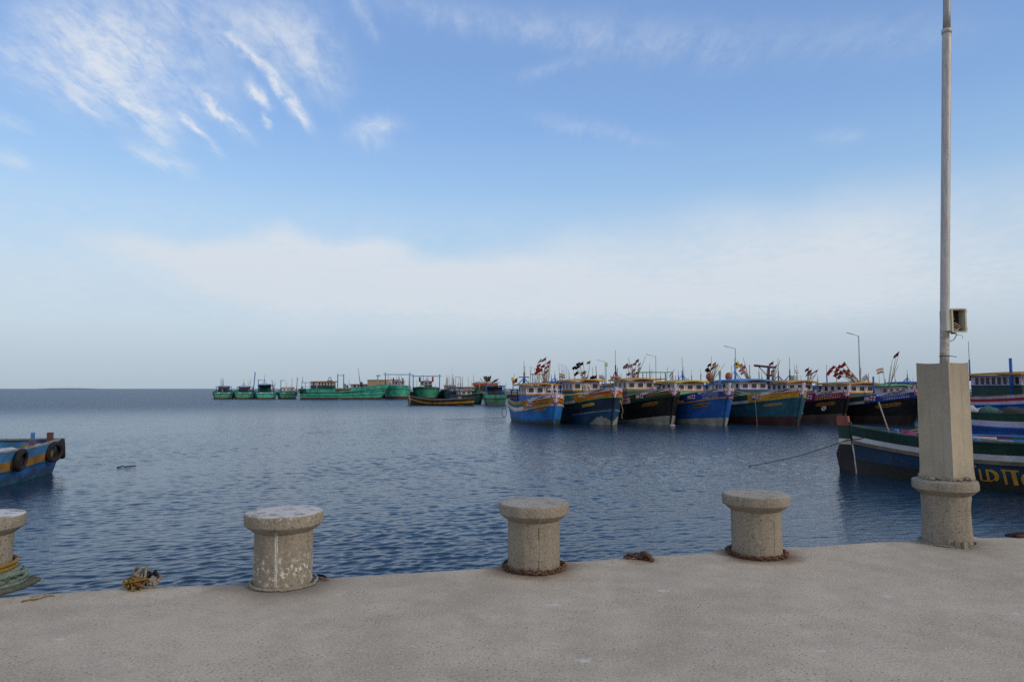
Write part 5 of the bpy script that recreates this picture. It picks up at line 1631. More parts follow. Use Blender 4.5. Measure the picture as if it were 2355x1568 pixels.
# ------------------------------------------------------------------ far green boats
FARG = 'green trawlers anchored far out in the harbour'
def far_boat(px, pyw, phi, L, B, zb, zm, zs, label, hullm, upm, cabin=None, ref='stern', band=.55, lowm=None, capm=DBLUE, rubm=BLACKP, anti=REDB, stern='transom', rake=.35, group=FARG, afv=.35, bowp=2.2):
    p = on_z(px, pyw, 0)
    d = Vector((math.cos(phi), math.sin(phi), 0))
    loc = p + d*(L/2) if ref == 'stern' else p - d*(L/2) if ref == 'bow' else p
    root = thing('trawler', label, 'trawler', loc, phi, group)
    h = Hull(L, B, zb, zm, zs, band=band, rake=rake, stern=stern, bowp=bowp)
    h.build(root, dict(hull=hullm, anti=anti, af=lambda u: afv, fore=upm, lower=lowm or upm, upper=upm, cap=capm, rub=rubm, uz=2, uw=2, tlow=lowm or upm, tup=upm, rubh=.14))
    return root, h
Fz = lambda x: (820+x/3.364)/1.6985
def stern_eyes(root, h, w_=.5, dz=.28, m=WHITE):
    mb = MB(); x = h.x(0, h.r(0))-.03
    for s_ in (-1, 1):
        vs_ = [(x, s_*h.B*.22+w_*.5*math.cos(2*PI*k/14), h.r(0)+dz+w_*.26*math.sin(2*PI*k/14)) for k in range(14)]
        mb.add(vs_, [tuple(range(13,-1,-1))], m)
        vs_ = [(x-.006, s_*h.B*.22+w_*.16*math.cos(2*PI*k/10), h.r(0)+dz+w_*.16*math.sin(2*PI*k/10)) for k in range(10)]
        mb.add(vs_, [tuple(range(9,-1,-1))], BLACKP)
    mb.build('stern_marks', root)
PF = R(112)
specs = [(178,.95,'leftmost of the four green trawlers seen stern on, dark blue canopy and bundled poles','a',None),
         (458,.95,'second from the left of the four green trawlers seen stern on, bright blue canopy edge','b',None),
         (740,.97,'tallest cabined of the four green trawlers seen stern on, third from the left','c',None),
         (1030,.9,'rightmost of the four green trawlers seen stern on, white cabin with portholes','d',None)]
for i, (zx, sc_, lb, k, _) in enumerate(specs):
    hm = AQUA if i == 2 else AQUA2
    r_, h_ = far_boat(Fz(zx), 917.3, PF+R((0,1,2,0)[i]), 12, (6.1,6.2,6.4,5.6)[i], 2.7, 1.75, 1.9, lb, hm, hm)
    stern_eyes(r_, h_, .75, .30)
    zc = (3.6,3.55,4.15,3.25)[i]
    if i < 3:
        wheelhouse(r_, 1.5, -2.0, 3.0, 1.4, zc-1.1, zc-.15, DGREEN, DGREEN if i == 2 else LAV, DGREEN, DBLUE, DBLUE, nfront=2, nside=2)
        aft_frame(r_, -2.4, -5.2, 4.0, 1.4, zc-.25, DBLUE, DBLUE)
    else:
        wheelhouse(r_, -1.2, -3.8, 3.2, 1.4, zc-1.05, zc-.15, GREENB, WHITE, GREENB, TAR, OCHRE, nfront=2, nside=2)
        wh_ = [c for c in r_.children if c.name.startswith('wheelhouse')][0]
        for k_ in (-1,0,1): window(wh_, Vector((-3.805, k_*.95, zc-.65)), Vector((0,-1,0)), Vector((0,0,1)), .42, .42, WHITE, r=.19)
    mast(r_, -.5, .2, zc, zc+(1.5,1.6,2.4,1.3)[i], SKYB if i in (1,2) else STEEL, .7, .6 if i in (1,2) else 0)
    mb = MB(); rg = random.Random(i)
    sx = (-.35, 1.0, 1.9, .8)[i]
    for q_ in range(9):
        b_ = Vector((-4.2, -sx*1.0, 1.5)); tp = b_ + Vector((rg.uniform(-.4,.4), rg.uniform(-.6,.6)*1.0, rg.uniform(2.2,4.6)))
        if i in (0,2) or q_ < 4: pole(mb, b_+Vector((0,rg.uniform(-.35,.35),0)), tp, .045, BAMBOO if q_ % 3 else WHITE)
    mb.build('spar_bundle', r_)
    if i in (2,3):
        mb = MB(); y_ = 2.1 if i == 2 else 2.0
        pole(mb, (-4.6,y_ if i == 2 else 2.0,1.5), (-4.6,y_,5.6-.4*i/3), .10, DBLUE); mb.box((-4.6,y_-.5,5.6-.4*i/3), (.1,1.3,.14), SKYB); mb.build('davit', r_)
    if i == 1: mb = MB(); pole(mb, (-5,-2.2,1.5), (-5,-2.6,7.6), .14, DBLUE); mb.build('boom', r_)
    if i == 3: mb = MB(); pole(mb, (-5,-2.2,1.0), (-5.1,-2.4,6.1), .12, WOOD); mb.build('boom', r_)
# long green trawler, broadside
r_, h_ = far_boat(Fz(1208), 917.6, R(2), 21.6, 5.6, 4.15, 2.75, 2.85, 'long sea green trawler lying broadside with a lettered name panel and people on deck', AQUA, AQUA, band=1.0, rake=.75, bowp=2.6, afv=.42)
RL = r_; HL = h_
mb = MB()
for zz in (.95, 1.72):
    v, f = ribbon([(-11.3+.6*k, 0) for k in range(42)], .13)
    pts = []
    for (a, c) in v:
        u = clamp((a+11.5)/23); z_ = zz + c + .55*clamp((u-.45)/.55)**1.8*(1 if zz > 1 else .7)
        pts.append(h_.surf(-1, a, z_, .03))
    mb.add(pts, f, BLACKP)
mb.build('strake', r_)
mb = MB(); g, f = grid_quad(10, 1); h_.decal(mb, g, f, -1, -3.6, .34, 4.1, .58, paint('ochre_brown_panel', (.16,.13,.035), .6)); vs_, fs_ = text_polys('KARPAGAVALLI'); h_.decal(mb, vs_, fs_, -1, -3.5, .42, 3.9, .42, BLACKP, off=.03); mb.build('name_panel', r_)
letters(r_, h_, -1, 4.2, .48, 1.1, .18, BLACKP, 'IND-TN', 'lettering')
mb = MB(); 
for k in range(2): h_.decal(mb, g, f, -1, -.9, -1.98+.2*k, .95, .05, WHITE)
mb.build('draught_marks', r_)
wheelhouse(r_, -1.9, -8.0, 3.6, 2.2, 3.75, 4.75, DGREEN, LAV, DGREEN, OCHRE, OCHRE, nside=7, winh=.6, back_roof=.1)
aft_frame(r_, -8.2, -10.4, 3.6, 2.4, 4.55, DBLUE, DBLUE); mb = MB(); pole(mb, (-10.2,-1.8,4.5), (-10.2,-1.8,6.2), .09, DBLUE, r2=.04); mb.build('mast', r_)
mb = MB()
for x in (-.9, .75): pole(mb, (x,-.6,2.3), (x,-.6,6.75), .12, DBLUE); mb.ball((x,-.6,6.95), .12, DBLUE, 5)
mb.box((-.07,-.6,6.55), (1.8,.14,.16), SKYB); mb.build('gantry', r_)
mb = MB(); mb.torus((-3.2,0,5.5), .42, .07, DBLUE, Matrix.Rotation(PI/2,3,'X')); mb.box((-3.2,0,5.1),(1.4,.6,.22),DARKM); mb.ball((-3.2,0,6.1),.12,DARKM,5); mb.build('radar', r_)
mb = MB(); pole(mb, (-6.5+.2,-1.9,2.4), (-6.5+.2,-1.9,4.6), .08, WHITE); mb.build('post', r_)
mb = MB(); mb.box((-.6,-1.2,2.75),(1.3,.9,.7),LAV); mb.box((.4,-1.2,2.75),(.9,.8,.6),paint('orange_crate',(.45,.12,.05),.7)); mb.box((-1.5,-1.0,2.7),(.5,.8,.8),DARKM); mb.build('deck_gear', r_)
for k, (x, z_) in enumerate(((-10.6,2.55),(-9.55,2.5))):
    mb = MB(); mb.torus((0,0,0), .42, .15, RUBBER, Matrix.Rotation(PI/2,3,'X'), 18, 7); o = mb.build('tyre'); o.location = world(r_, (x, -h_.b(h_.uof(x,z_),z_)-.16, z_-.25)); tag(o, ['black tyre at the stern end of the long green trawler','black tyre on the long green trawler, just forward of the stern one'][k], 'tyre', 'tyres on the long green trawler')
# cabin boat behind the long trawler
r_, h_ = far_boat(Fz(2000), 915, R(2), 14, 4.5, 3.2, 2.6, 2.6, 'orange roofed trawler lying behind the bow of the long green trawler', DAQ, DAQ, ref='mid')
r_.location.y += 8
wheelhouse(r_, 5.6, -5.2, 3.6, 2.0, 3.3, 4.15, LAV, LAV, OCHRE, TAR, OCHRE, nside=8, winh=.55)
mb = MB(); a = local(r_, at(Fz(1975), (1400+325/3.364)/1.6985, r_.location.y)); b = local(r_, at(Fz(1948), (1400+125/3.364)/1.6985, r_.location.y)); a.y = b.y = 0; pole(mb, a, b, .13, WOOD, r2=.06); mb.build('mast', r_)
mast(r_, -6, 0, 2.6, 5.3, DARKM, .8); mast(r_, 3.4, 0, 4.2, 5.6, STEEL, 1.2)

G2 = lambda x: (1460+x/3.925)/1.6985
GY = lambda y: (1400+y/3.925)/1.6985
r_, h_ = far_boat(G2(380), 917.6, R(-78), 16, 7.6, 3.85, 3.2, 3.2, 'sea green trawler seen bow on with a blue overhead gantry and red brown bottom', AQUA, AQUA, ref='bow', band=.95, rake=.2, afv=.75, bowp=2.8, rubm=DGREEN)
wheelhouse(r_, 2.5, -1.5, 3.6, 2.9, 3.9, 4.9, LAV, LAV, LAV, LAV, STEEL, nfront=4); letters(r_, h_, -1, 4.5, .45, 2.4, .28, DGREEN, (8, 81)); letters(r_, h_, 1, 7.0, .45, 2.2, .28, DGREEN, (8, 82))
def gantry2(root, y0, y1, z0, z1, x=0):
    mb = MB()
    for y in (y0, y1): pole(mb, (x,y,z0), (x,y,z1), .14, DBLUE); mb.ball((x,y,z1+.4), .22, STEEL, 6)
    mb.box((x,(y0+y1)/2,z1), (.2,abs(y1-y0)+1.2,.22), SKYB); mb.build('gantry', root)
gantry2(r_, -3.4, 3.6, 3.2, 7.0, -1.5); mb = MB(); pole(mb,(1,-1.2,4.9),(1,-1.2,6.0),.2,BLACKP,8); pole(mb,(1,1.5,4.9),(1,1.5,5.9),.2,BLACKP,8); mb.build('funnel', r_); mast(r_, .5, .2, 4.9, 5.9, SKYB, .3, 0, 1.0)
mb = MB(); mb.torus((4.0,-2.3,4.4), .55, .18, WHITE, Matrix.Rotation(PI/2,3,'Y') @ Matrix.Rotation(.3,3,'X')); mb.build('rope_drum', r_)
r_, h_ = far_boat(G2(795), 917.0, R(-84), 16, 8.0, 3.45, 3.0, 3.0, 'deep green trawler seen bow on, with wide blue gantry and a red funnel', AQUA2, DAQ, ref='bow', band=.6, rake=.25, bowp=2.8, rubm=DGREEN, capm=DGREEN)
wheelhouse(r_, 2.5, -1.5, 3.4, 2.8, 4.0, 4.95, DGREEN, LAV, GREENB, REDP, REDP); gantry2(r_, -3.9, 3.9, 3.0, 6.6, -1.0); mb = MB(); pole(mb,(1.2,-1.9,4.9),(1.2,-1.9,6.3),.27,BLACKP,8); mb.build('funnel', r_); mb = MB(); pole(mb,(1.2,1.9,4.9),(1.2,1.9,6.4),.27,REDP,8); mb.build('funnel', r_); mast(r_, .5, .1, 5.0, 6.3, DBLUE, .5, .8)
mb = MB(); mb.ball((4.5,-1.2,3.35), .75, WHITE, 7, (1,1.4,.6)); mb.build('deck_cover', r_)
r_, h_ = far_boat(G2(1195), 916.6, R(-80), 14, 5.2, 2.75, 2.4, 2.4, 'dark green trawler between the gantry boats and the low ochre striped boat', DAQ, DAQ, ref='bow', band=.5, rubm=BLACKP, capm=DGREEN)
wheelhouse(r_, 1.5, -2, 3.0, 2.2, 3.0, 3.75, LAV, LAV, REDP, TAR, OCHRE); mast(r_, .8, .6, 3.8, 6.6, STEEL, 3.0); mast(r_, .2, -1.3, 3.8, 4.6, STEEL, .6); mb = MB(); mb.tube([(.8,.6,6.2),(4.5,-2.2,3.6)], .02, DARKM, 4); mb.build('stay', r_)
r_, h_ = far_boat(G2(1590), 917.8, R(-62), 14, 5.4, 2.55, 2.1, 2.1, 'green trawler seen bow on in front of the red orange shed', AQUA2, DAQ, ref='bow', band=.5, rubm=BLACKP, capm=DGREEN)
wheelhouse(r_, 1.5, -2.0, 3.2, 2.0, 2.5, 3.2, LAV, LAV, OCHRE, OCHRE, OCHRE); wheelhouse(r_, -2.6, -4.6, 3.2, 2.0, 2.4, 3.1, LAV, LAV, GREENB, TAR, TAR, nfront=2, nside=2)
gantry = MB()
for y in (-2.0, -.6): pole(gantry, (-3.5,y,2.5), (-3.5,y,6.3), .09, STEEL)
gantry.box((-3.5,-1.3,6.3), (.14,1.6,.14), STEEL); pole(gantry, (-3.0,-2.8,2.5), (-3.0,-2.8,5.8), .12, STEEL); gantry.build('gantry', r_)
# stern-on boat with painted eyes, nearer
r_, h_ = far_boat(G2(1868), 931.6, R(93), 10.5, 4.3, 2.2, 1.75, 1.8, 'weathered green boat seen stern on with two painted eyes and a blue canopy', DAQ, AQUA2, band=.62, anti=ANTIB, afv=.28, capm=WOOD, rubm=DGREEN, group='boats moored behind the front row')
stern_eyes(r_, h_, .52, .34, SKYB); mb = MB()
x = h_.x(0, 1.4)-.032; mb.box((x, 0, h_.r(0)+.34), (.012, .03, .55), DGREEN); mb.build('stern_seam', r_)
aft_frame(r_, -1.0, -4.6, 3.2, 1.4, 3.4, BLUEW, SKYB); wheelhouse(r_, 1.6, -.9, 2.7, 1.4, 2.3, 3.2, DGREEN, DGREEN, DGREEN, SKYB, SKYB, nfront=2, nside=2)
mb = MB(); mb.box((-4.0,-1.2,2.2), (.5,.5,.6), BLUEW); mb.box((-3.6,.9,2.1), (.7,.6,.5), DARKM); mb.box((-2.2,0,2.2),(.2,2.4,1.5),DARKM); mb.build('deck_gear', r_)
mb = MB(); pole(mb, (-3.5,1.6,3.4), (-3.5,1.6,5.0), .06, DGREEN); mb.box((-3.5,1.85,5.0), (.2,.7,.16), DGREEN); mb.build('lamp_post', r_)
r_, h_ = far_boat(1103, 929.0, R(-58), 9.5, 3.3, 2.0, 1.5, 1.6, 'dark green boat moored tight between the ochre striped boat and the eye painted one', DAQ, DGREEN, ref='bow', band=.45, rubm=WOOD, capm=WOOD, anti=BLACKP, group='boats moored behind the front row')
wheelhouse(r_, -.5, -2.6, 2.3, 1.2, 1.7, 2.5, DGREEN, LAV, DGREEN, TAR, TAR, nfront=2, nside=2); mast(r_, -3.4, .3, 1.4, 4.0, DARKM, .9)
r_, h_ = far_boat(1060, 921.0, R(-75), 12, 4.6, 2.5, 2.1, 2.1, 'dark hulled trawler lying behind the low ochre striped boat', NAVY, DGREEN, ref='bow', band=.5, capm=DGREEN)
wheelhouse(r_, .8, -1.8, 2.8, 1.8, 2.3, 3.1, LAV, LAV, DGREEN, DBLUE, DBLUE, nfront=2, nside=2); aft_frame(r_, -2.4, -4.6, 2.8, 1.7, 2.9, DBLUE, DBLUE); mast(r_, .2, .4, 3.2, 4.6, DARKM, 1.2)
# low ochre-striped boat, broadside
a = on_z(G2(560), GY(715), 0); b = on_z(G2(1530), GY(722), 0)
L_c = (b-a).length; phc = math.atan2(b.y-a.y, b.x-a.x)
rc = thing('wooden_boat', 'low dark wooden boat with an ochre stripe lying broadside before the green trawlers', 'boat', (a+b)/2, phc)
hc = Hull(L_c, 2.9, 1.25, .92, 1.65, rake=.12, stern='pointed', band=.66, srake=.05, wl=.75, bowp=2.6, full=.55)
hc.build(rc, dict(hull=paint('dark_brown_planks', (.03,.022,.018), .75, .4, .4, .2, chipc=(.10,.07,.05)), anti=ANTIM, af=lambda u: .08, fore=OCHRE, lower=OCHRE, upper=paint('mossy_dark_planks', (.025,.03,.018), .8, .4, .4, .3, chipc=(.14,.11,.08)), cap=WOOD, rub=paint('worn_brown_rail', (.10,.075,.06), .85), uz=2, uw=2, split=.42, drop=.3, rubh=.08))
mb = MB(); mb.box((hc.x(0,.8)-.22,0,.75), (.42,.10,2.2), WOOD, Matrix.Rotation(-.15,3,'Y')); mb.build('rudder', rc); mb = MB(); mb.box((hc.x(0,.8)+.05,0,.75), (.10,.12,1.9), WHITE, Matrix.Rotation(-.2,3,'Y')); mb.build('stern_post', rc)
mb = MB(); mb.box((2.4,.2,.95), (1.9,.9,.5), SKYB); mb.build('engine_box', rc); mb = MB(); mb.box((.9,.4,1.1), (3.6,.12,.08), WOOD, Matrix.Rotation(-.04,3,'Y')); mb.box((3.3,0,1.15),(.14,1.6,.8),WOOD); mb.build('plank', rc)
mb = MB(); g, f = grid_quad(6,1)
for k in range(3): hc.decal(mb, g, f, -1, 2.9+.2*k, -.28-.14*k, 1.2-.2*k, .07, OCHRE)
for x in (-1.6, .25): hc.decal(mb, g, f, -1, x, .02, .14, .4, paint('dark_brown_planks', (0,0,0)))
mb.build('painted_marks', rc)

# ------------------------------------------------------------------ marker flags on bamboo poles
CL = {'red': (.26,.022,.028), 'black': (.010,.010,.012), 'olive': (.12,.10,.06), 'mauve': (.20,.12,.16), 'maroon': (.12,.012,.045), 'orange': (.40,.10,.03), 'yellow': (.55,.42,.03), 'pink': (.62,.13,.15), 'pale': (.40,.48,.50), 'darkred': (.10,.01,.02)}
def cloth(col):
    if 'cloth_'+col in _mats: return _mats['cloth_'+col]
    return paint('cloth_'+col, CL[col], .9, .3, .3, 0, spec=.05)
TRI = [paint('cloth_saffron', (.50,.14,.03), .9), paint('cloth_white', (.5,.5,.48), .9), paint('cloth_green', (.02,.10,.03), .9)]
def marker(base, tip, col, label, group, size=.31, wind=(-1,.1,-.25), seed=0, r=.032):
    t = thing('marker_flag' if col else 'bamboo_pole', label, 'flag' if col else 'pole', base, 0, group)
    b = Vector(tip)-Vector(base); rg = random.Random(seed)
    bend = Vector((rg.uniform(-.05,.05), 0, 0))
    mb = MB(); mb.tube([Vector((0,0,0)), b*.5+bend, b], [r, r*.9, r*.6], BAMBOO, 5); mb.build('pole', t)
    if not col: return t
    d = b.normalized(); wv = Vector(wind) + Vector((rg.uniform(-.35,.35), rg.uniform(-.3,.3), rg.uniform(-.35,.15)))
    wv.normalize(); nx, ny = 6, 4; hgt = size*rg.uniform(.75,1.0); ln = size*rg.uniform(.95,1.35); ph = rg.uniform(0,6)
    side = wv.cross(d); side = side.normalized() if side.length > 1e-3 else Vector((0,1,0))
    vs_ = []
    for j in range(ny+1):
        for i in range(nx+1):
            s_ = i/nx; q_ = j/ny
            drop = Vector((0,0,-.22*s_*s_*ln))
            tap = 1-.28*s_*(1 if col != 'tri' else .1)
            vs_.append(b - d*(.06+hgt*(.5+(q_-.5)*tap)) + wv*(ln*s_) + drop + side*(.10*ln*math.sin(ph+5*s_+1.6*q_)*s_))
    f_ = lambda j: [(j*(nx+1)+i, j*(nx+1)+i+1, (j+1)*(nx+1)+i+1, (j+1)*(nx+1)+i) for i in range(nx)]
    mb = MB()
    if col == 'tri':
        for j in range(ny): mb.add(vs_, f_(j), TRI[0] if j == 0 else TRI[2] if j == ny-1 else TRI[1], True)
    else:
        mb.add(vs_, sum([f_(j) for j in range(ny)], []), cloth(col), True)
    mb.build('flag', t)
    return t
NB = {'red':'red','black':'black','olive':'olive','mauve':'faded mauve','maroon':'maroon','orange':'orange','yellow':'yellow','pink':'pink','pale':'pale blue','darkred':'dark maroon'}
def bundle(Z, base, D_, tips, where, zroof=None, spread=14, size=.32, seed=0, wind=(-1,.1,-.25)):
    rg = random.Random(seed)
    for k, tp in enumerate(tips):
        tx, ty, col = tp
        bx = base[0] + rg.uniform(-spread, spread) + (tx-base[0])*.12
        Dk = D_ + rg.uniform(-.35, .35)
        b = at(*Z(bx, base[1]), Dk)
        if zroof is not None: b.z = zroof
        p = at(*Z(tx, ty), Dk+rg.uniform(-.3,.3))
        if col: marker(b, p, col, '%s marker flag on a bamboo pole %s' % (NB[col], where), '%s marker flags %s' % (NB[col], where), size, wind, seed*50+k)
        else: marker(b, p, None, 'bare bamboo pole among the flags %s' % where, 'bare poles %s' % where, seed=seed*50+k)
R_, K_ = 'red', 'black'
bundle(Z1, (570,735), 60.6, [(567,368,R_),(492,450,R_),(624,405,R_),(550,452,R_),(470,490,R_),(612,458,R_),(505,505,R_),(600,515,R_),(545,520,None),(455,520,R_),(590,440,None),(578,540,'olive'),(470,560,None),(520,560,None)], 'on the bright blue boat roof', 3.28, 45, seed=1)
bundle(Z1, (1065,690), 60.8, [(935,480,K_),(1000,430,K_),(1038,425,K_),(1133,412,'olive'),(960,545,K_),(1010,600,None),(1065,540,'olive'),(1090,545,'olive'),(1110,600,None),(985,460,K_),(1120,610,K_)], 'on the navy boat roof', 3.62, 40, seed=2)
bundle(Z1, (1710,665), 61.6, [(1618,380,None),(1605,445,'mauve'),(1592,470,'mauve'),(1660,455,'mauve'),(1752,388,'maroon'),(1725,430,'mauve'),(1778,435,'mauve'),(1790,490,'mauve'),(1700,505,'mauve'),(1838,365,None),(1630,560,'mauve'),(1760,540,'maroon'),(1690,560,'mauve')], 'on the white banded black boat roof', 3.72, 45, seed=3)
bundle(Z1, (2140,680), 66, [(2203,525,K_),(2175,548,K_),(2190,580,K_)], 'behind the white banded black boat', 3.0, 12, seed=4, wind=(-.6,.1,-.8))
bundle(Z2, (505,690), 63, [(520,370,None),(482,495,K_),(520,440,K_),(582,430,'orange'),(612,452,'orange'),(560,470,K_),(628,480,None),(695,455,None),(500,520,K_),(590,470,'orange')], 'behind the mint cabined blue boat', 3.3, 25, seed=5)
bundle(Z2, (1010,670), 60.8, [(850,420,'yellow'),(872,455,'yellow'),(925,385,None),(948,470,R_),(915,505,'pink'),(935,535,'pink'),(905,450,'orange'),(838,440,'darkred'),(975,540,None)], 'on the teal boat roof', 3.62, 25, seed=6)
bundle(Z2, (1285,660), 63, [(1312,420,'maroon'),(1362,460,'darkred'),(1402,405,None),(1330,520,'maroon'),(1310,570,'olive'),(1345,500,None)], 'beside the dark red gantry', 3.3, 16, seed=7)
bundle(Z2, (1755,690), 62.5, [(1768,500,'maroon'),(1803,525,'maroon'),(1888,525,'maroon'),(1830,560,'mauve'),(1852,595,'mauve'),(1790,560,'mauve'),(1780,540,'maroon')], 'on the maroon banded boat roof', 3.5, 20, seed=8)
bundle(Z3, (1040,815), 60.5, [(592,595,R_),(650,545,R_),(738,530,R_),(812,488,R_),(700,585,R_),(735,680,'maroon'),(800,595,R_),(862,590,R_),(885,640,R_),(930,655,R_),(760,610,R_),(690,640,R_),(840,560,None),(900,700,None)], 'leaning left on the rightmost black boat', 3.3, 60, size=.36, seed=9, wind=(-1,.1,-.5))
bundle(Z3, (1195,790), 62, [(1125,668,'pale')], 'on the rightmost black boat roof', 3.3, 6, .55, seed=10)
bundle(Z3, (1455,840), 66, [(1618,335,'darkred'),(1515,468,None),(1606,540,None),(1570,410,None),(1490,560,None)], 'leaning right above the mint framed boat', 2.9, 14, size=.5, seed=11)
for (Z, b, p, D_, lb) in ((Z3, (1405,850), (1378,575), 66, 'saffron white and green flag on a slim staff above the rightmost black boat'), (Z1, (724,720), (735,575), 75, 'saffron white and green flag beside the blue canopied boat behind the navy boat'), (Z1, (1225,690), (1245,598), 84, 'small saffron white and green flag above the dark cluttered boat')):
    bb, pp = at(*Z(*b), D_), at(*Z(*p), D_); bb.z = 2.4
    marker(bb, pp, 'tri', lb, None, .62 if 'slim' in lb else .55, (-1 if 'slim' in lb else 1,0,-.1), 77)
bundle(Z1, (195,690), 95, [(200,630,R_)], 'far behind the bright blue boat stern', 2.2, 2, .7, seed=13)
bundle(Z1, (1195,690), 84, [(1180,600,K_),(1215,595,K_)], 'on the dark cluttered boat', 2.4, 6, .5, seed=14)
FX = lambda x, y: (G2(x), GY(y))
bundle(FX, (1775,400), 150, [(1735,260,'olive'),(1768,265,'darkred'),(1800,255,'darkred'),(1785,300,'darkred'),(1835,295,None),(1882,310,K_),(1915,300,K_)], 'before the red orange shed', 2.0, 20, .8, seed=15)
rgm = random.Random(99)
for k in range(52):       # thin bare antennas and poles along the distant rigging line
    px = rgm.choice([rgm.uniform(1180,1300), rgm.uniform(1290,1440), rgm.uniform(1420,1560), rgm.uniform(1560,1780), rgm.uniform(1780,2100)])
    D_ = rgm.uniform(78, 125); py = rgm.uniform(838, 872)
    b = at(px+rgm.uniform(-4,4), 893, D_); b.z = 2.0; p = at(px, py, D_)
    marker(b, p, None, 'thin bare mast rising among the distant boats behind the front row', 'bare masts of the distant boats', seed=500+k, r=.05 if k % 3 else .075)

for k in range(34):       # masts and poles over the far trawlers
    px = rgm.uniform(888, 1165); D_ = rgm.uniform(188, 208)
    b = at(px+rgm.uniform(-1.5,1.5), 893, D_); b.z = 2.0; p = at(px, rgm.uniform(858, 882), D_)
    marker(b, p, None, 'thin bare mast rising among the far green trawlers', 'bare masts of the far trawlers', seed=700+k, r=rgm.choice([.07,.09,.12]))
# crow on a red flag pole
cr = at(*Z1(490,440), 60.6)
t = MB(); CK = paint('crow_feathers', (.008,.008,.011), .5, .3, .2, 0)
t.ball((0,0,0), .085, CK, 8, (1.75,.85,.85)); t.ball((.15,0,.085), .052, CK, 7, (1.15,1,1)); t.tube([(.19,0,.085),(.255,0,.072)], [.02,.004], CK, 6)
t.tube([(-.11,0,-.01),(-.20,0,-.04),(-.32,0,-.085)], [.05,.04,.028], CK, 6); t.tube([(.02,.02,-.06),(.02,.02,-.13)], .008, CK, 4); t.tube([(.02,-.02,-.06),(.02,-.02,-.13)], .008, CK, 4)
o = t.build('crow'); o.location = cr + Vector((0,0,.10)); o.rotation_euler = (0, R(-32), R(10)); tag(o, 'black crow perched on a red flag pole above the bright blue boat', 'bird')
# orange floats on the roofs
FL = paint('orange_float', (.36,.085,.025), .5, .25, .25, .1)
for (zx, zy, D_, zr_, lb) in ((495,625,63,3.3,'left orange float ball, among black flags behind the blue boat'), (742,622,62.5,3.3,'right orange float ball, beside the blue mast of the teal boat')):
    p = at(*Z2(zx, zy), D_); mb = MB(); mb.ball((0,0,0), .38, FL, 12, (.85,.85,1)); mb.tube([(0,0,-.36),(0,0,-.95)], .03, BAMBOO, 6)
    o = mb.build('float_ball'); o.location = p; tag(o, lb, 'float', 'orange floats on the cabin roofs')
rgf = random.Random(4)
for k, (zx, zy) in enumerate(((1255,318),(1265,350),(1235,385),(1262,395),(1205,430),(1258,435),(1225,460),(1150,440),(1130,300),(1045,295))):
    p = at((1980+zx/7.127)/1.6985, (1460+zy/7.127)/1.6985, 57.3 if k < 8 else 58.5); mb = MB(); mb.ball((0,0,0), .085 if k < 8 else .13, WHITE, 7); o = mb.build('net_float'); o.location = p
    tag(o, 'small white net float in the cluster beside the cabin of the bright blue boat' if k < 8 else 'white net float on the roof of the bright blue boat', 'float', 'white net floats by the cabin of the bright blue boat' if k < 8 else 'white floats on the roof of the bright blue boat')
p = at((1980+1340/7.127)/1.6985, (1460+500/7.127)/1.6985, 55.0)
t = thing('life_ring', 'white and black ring with red centre on the bright blue boat bow', 'life ring', p, R(-20))
mb = MB(); M90 = Matrix.Rotation(PI/2, 3, 'X'); mb.torus((0,0,0), .18, .055, WHITE, M90, 20, 8); mb.build('ring', t); mb = MB(); mb.torus((0,.02,0), .105, .03, BLACKP, M90, 16, 6); mb.ball((0,.02,0), .08, REDP, 6, (1,.3,1)); mb.build('centre', t)
mb = MB(); rg = random.Random(6)
for pts in tangle(0,0,0,.22,.22,.16,9,17): mb.tube([Vector(p_)+Vector((0,0,-.0)) for p_ in pts], .025, [ROPE_T, LAV, ROPE_W][rg.randrange(3)], 5, closed=True)
o = mb.build('rope_heap'); o.location = world(r1, (h1.x(1,2.4)-.25, .15, h1.zr(1)+.05)); tag(o, 'knotted pale ropes and rags on the stem of the bright blue boat', 'rope')

# ropes between boats
def rope_between(a, b, sag, r, m, label, n_=16):
    mb = MB(); pts = []
    for k in range(n_+1):
        t_ = k/n_; p = Vector(a).lerp(Vector(b), t_); p.z -= sag*4*t_*(1-t_); pts.append(p)
    mb.tube(pts, r, m, 6); o = mb.build('rope'); tag(o, label, 'rope')
tipw = lambda r, h, dx=0, dy=0, dz=0: world(r, (h.x(1, h.zr(1))+dx, dy, h.zr(1)+dz))
rope_between(tipw(r1,h1,-.1,.1,.05), world(r2, h2.surf(-1, 2.9, h2.zr(h2.uof(2.9,2.4))-.02)), .06, .022, ROPE_T, 'pale rope stretched from the bright blue boat bow to the navy boat rail')
rope_between(world(r2, h2.surf(1, 5.3, 2.75)), tipw(r3,h3,-1.6,-.9,-.12), .05, .016, ROPE_M, 'thin green rope between the navy boat and the black boat beside it')
rope_between(tipw(r4,h4,-.2,.2,.0), world(r5, h5.surf(-1, 2.6, h5.zr(h5.uof(2.6,2.4))+.02)), .08, .025, ROPE_T, 'upper pale rope from the blue boat to the yellow banded teal boat')
rope_between(tipw(r4,h4,-.2,.2,-.12), world(r5, h5.surf(-1, 1.9, h5.zr(h5.uof(1.9,2.4))+.02)), .12, .022, ROPE_W, 'lower pale rope from the blue boat to the yellow banded teal boat')
rope_between(tipw(r5,h5,-.2,.25,.0), world(r6, h6.surf(-1, 1.6, h6.zr(h6.uof(1.6,2.3))+.02)), .10, .03, ROPE_T, 'tan rope from the teal boat to the maroon banded boat')
a = world(r5, h5.surf(-1, 3.0, h5.zr(h5.uof(3.0,2.6))-.02, .06)); b = Vector((a.x+.12, a.y-.1, -.3)); rope_between(a, b, 0, .024, ROPE_T, 'pale rope hanging straight down the side of the teal boat into the water', 8)
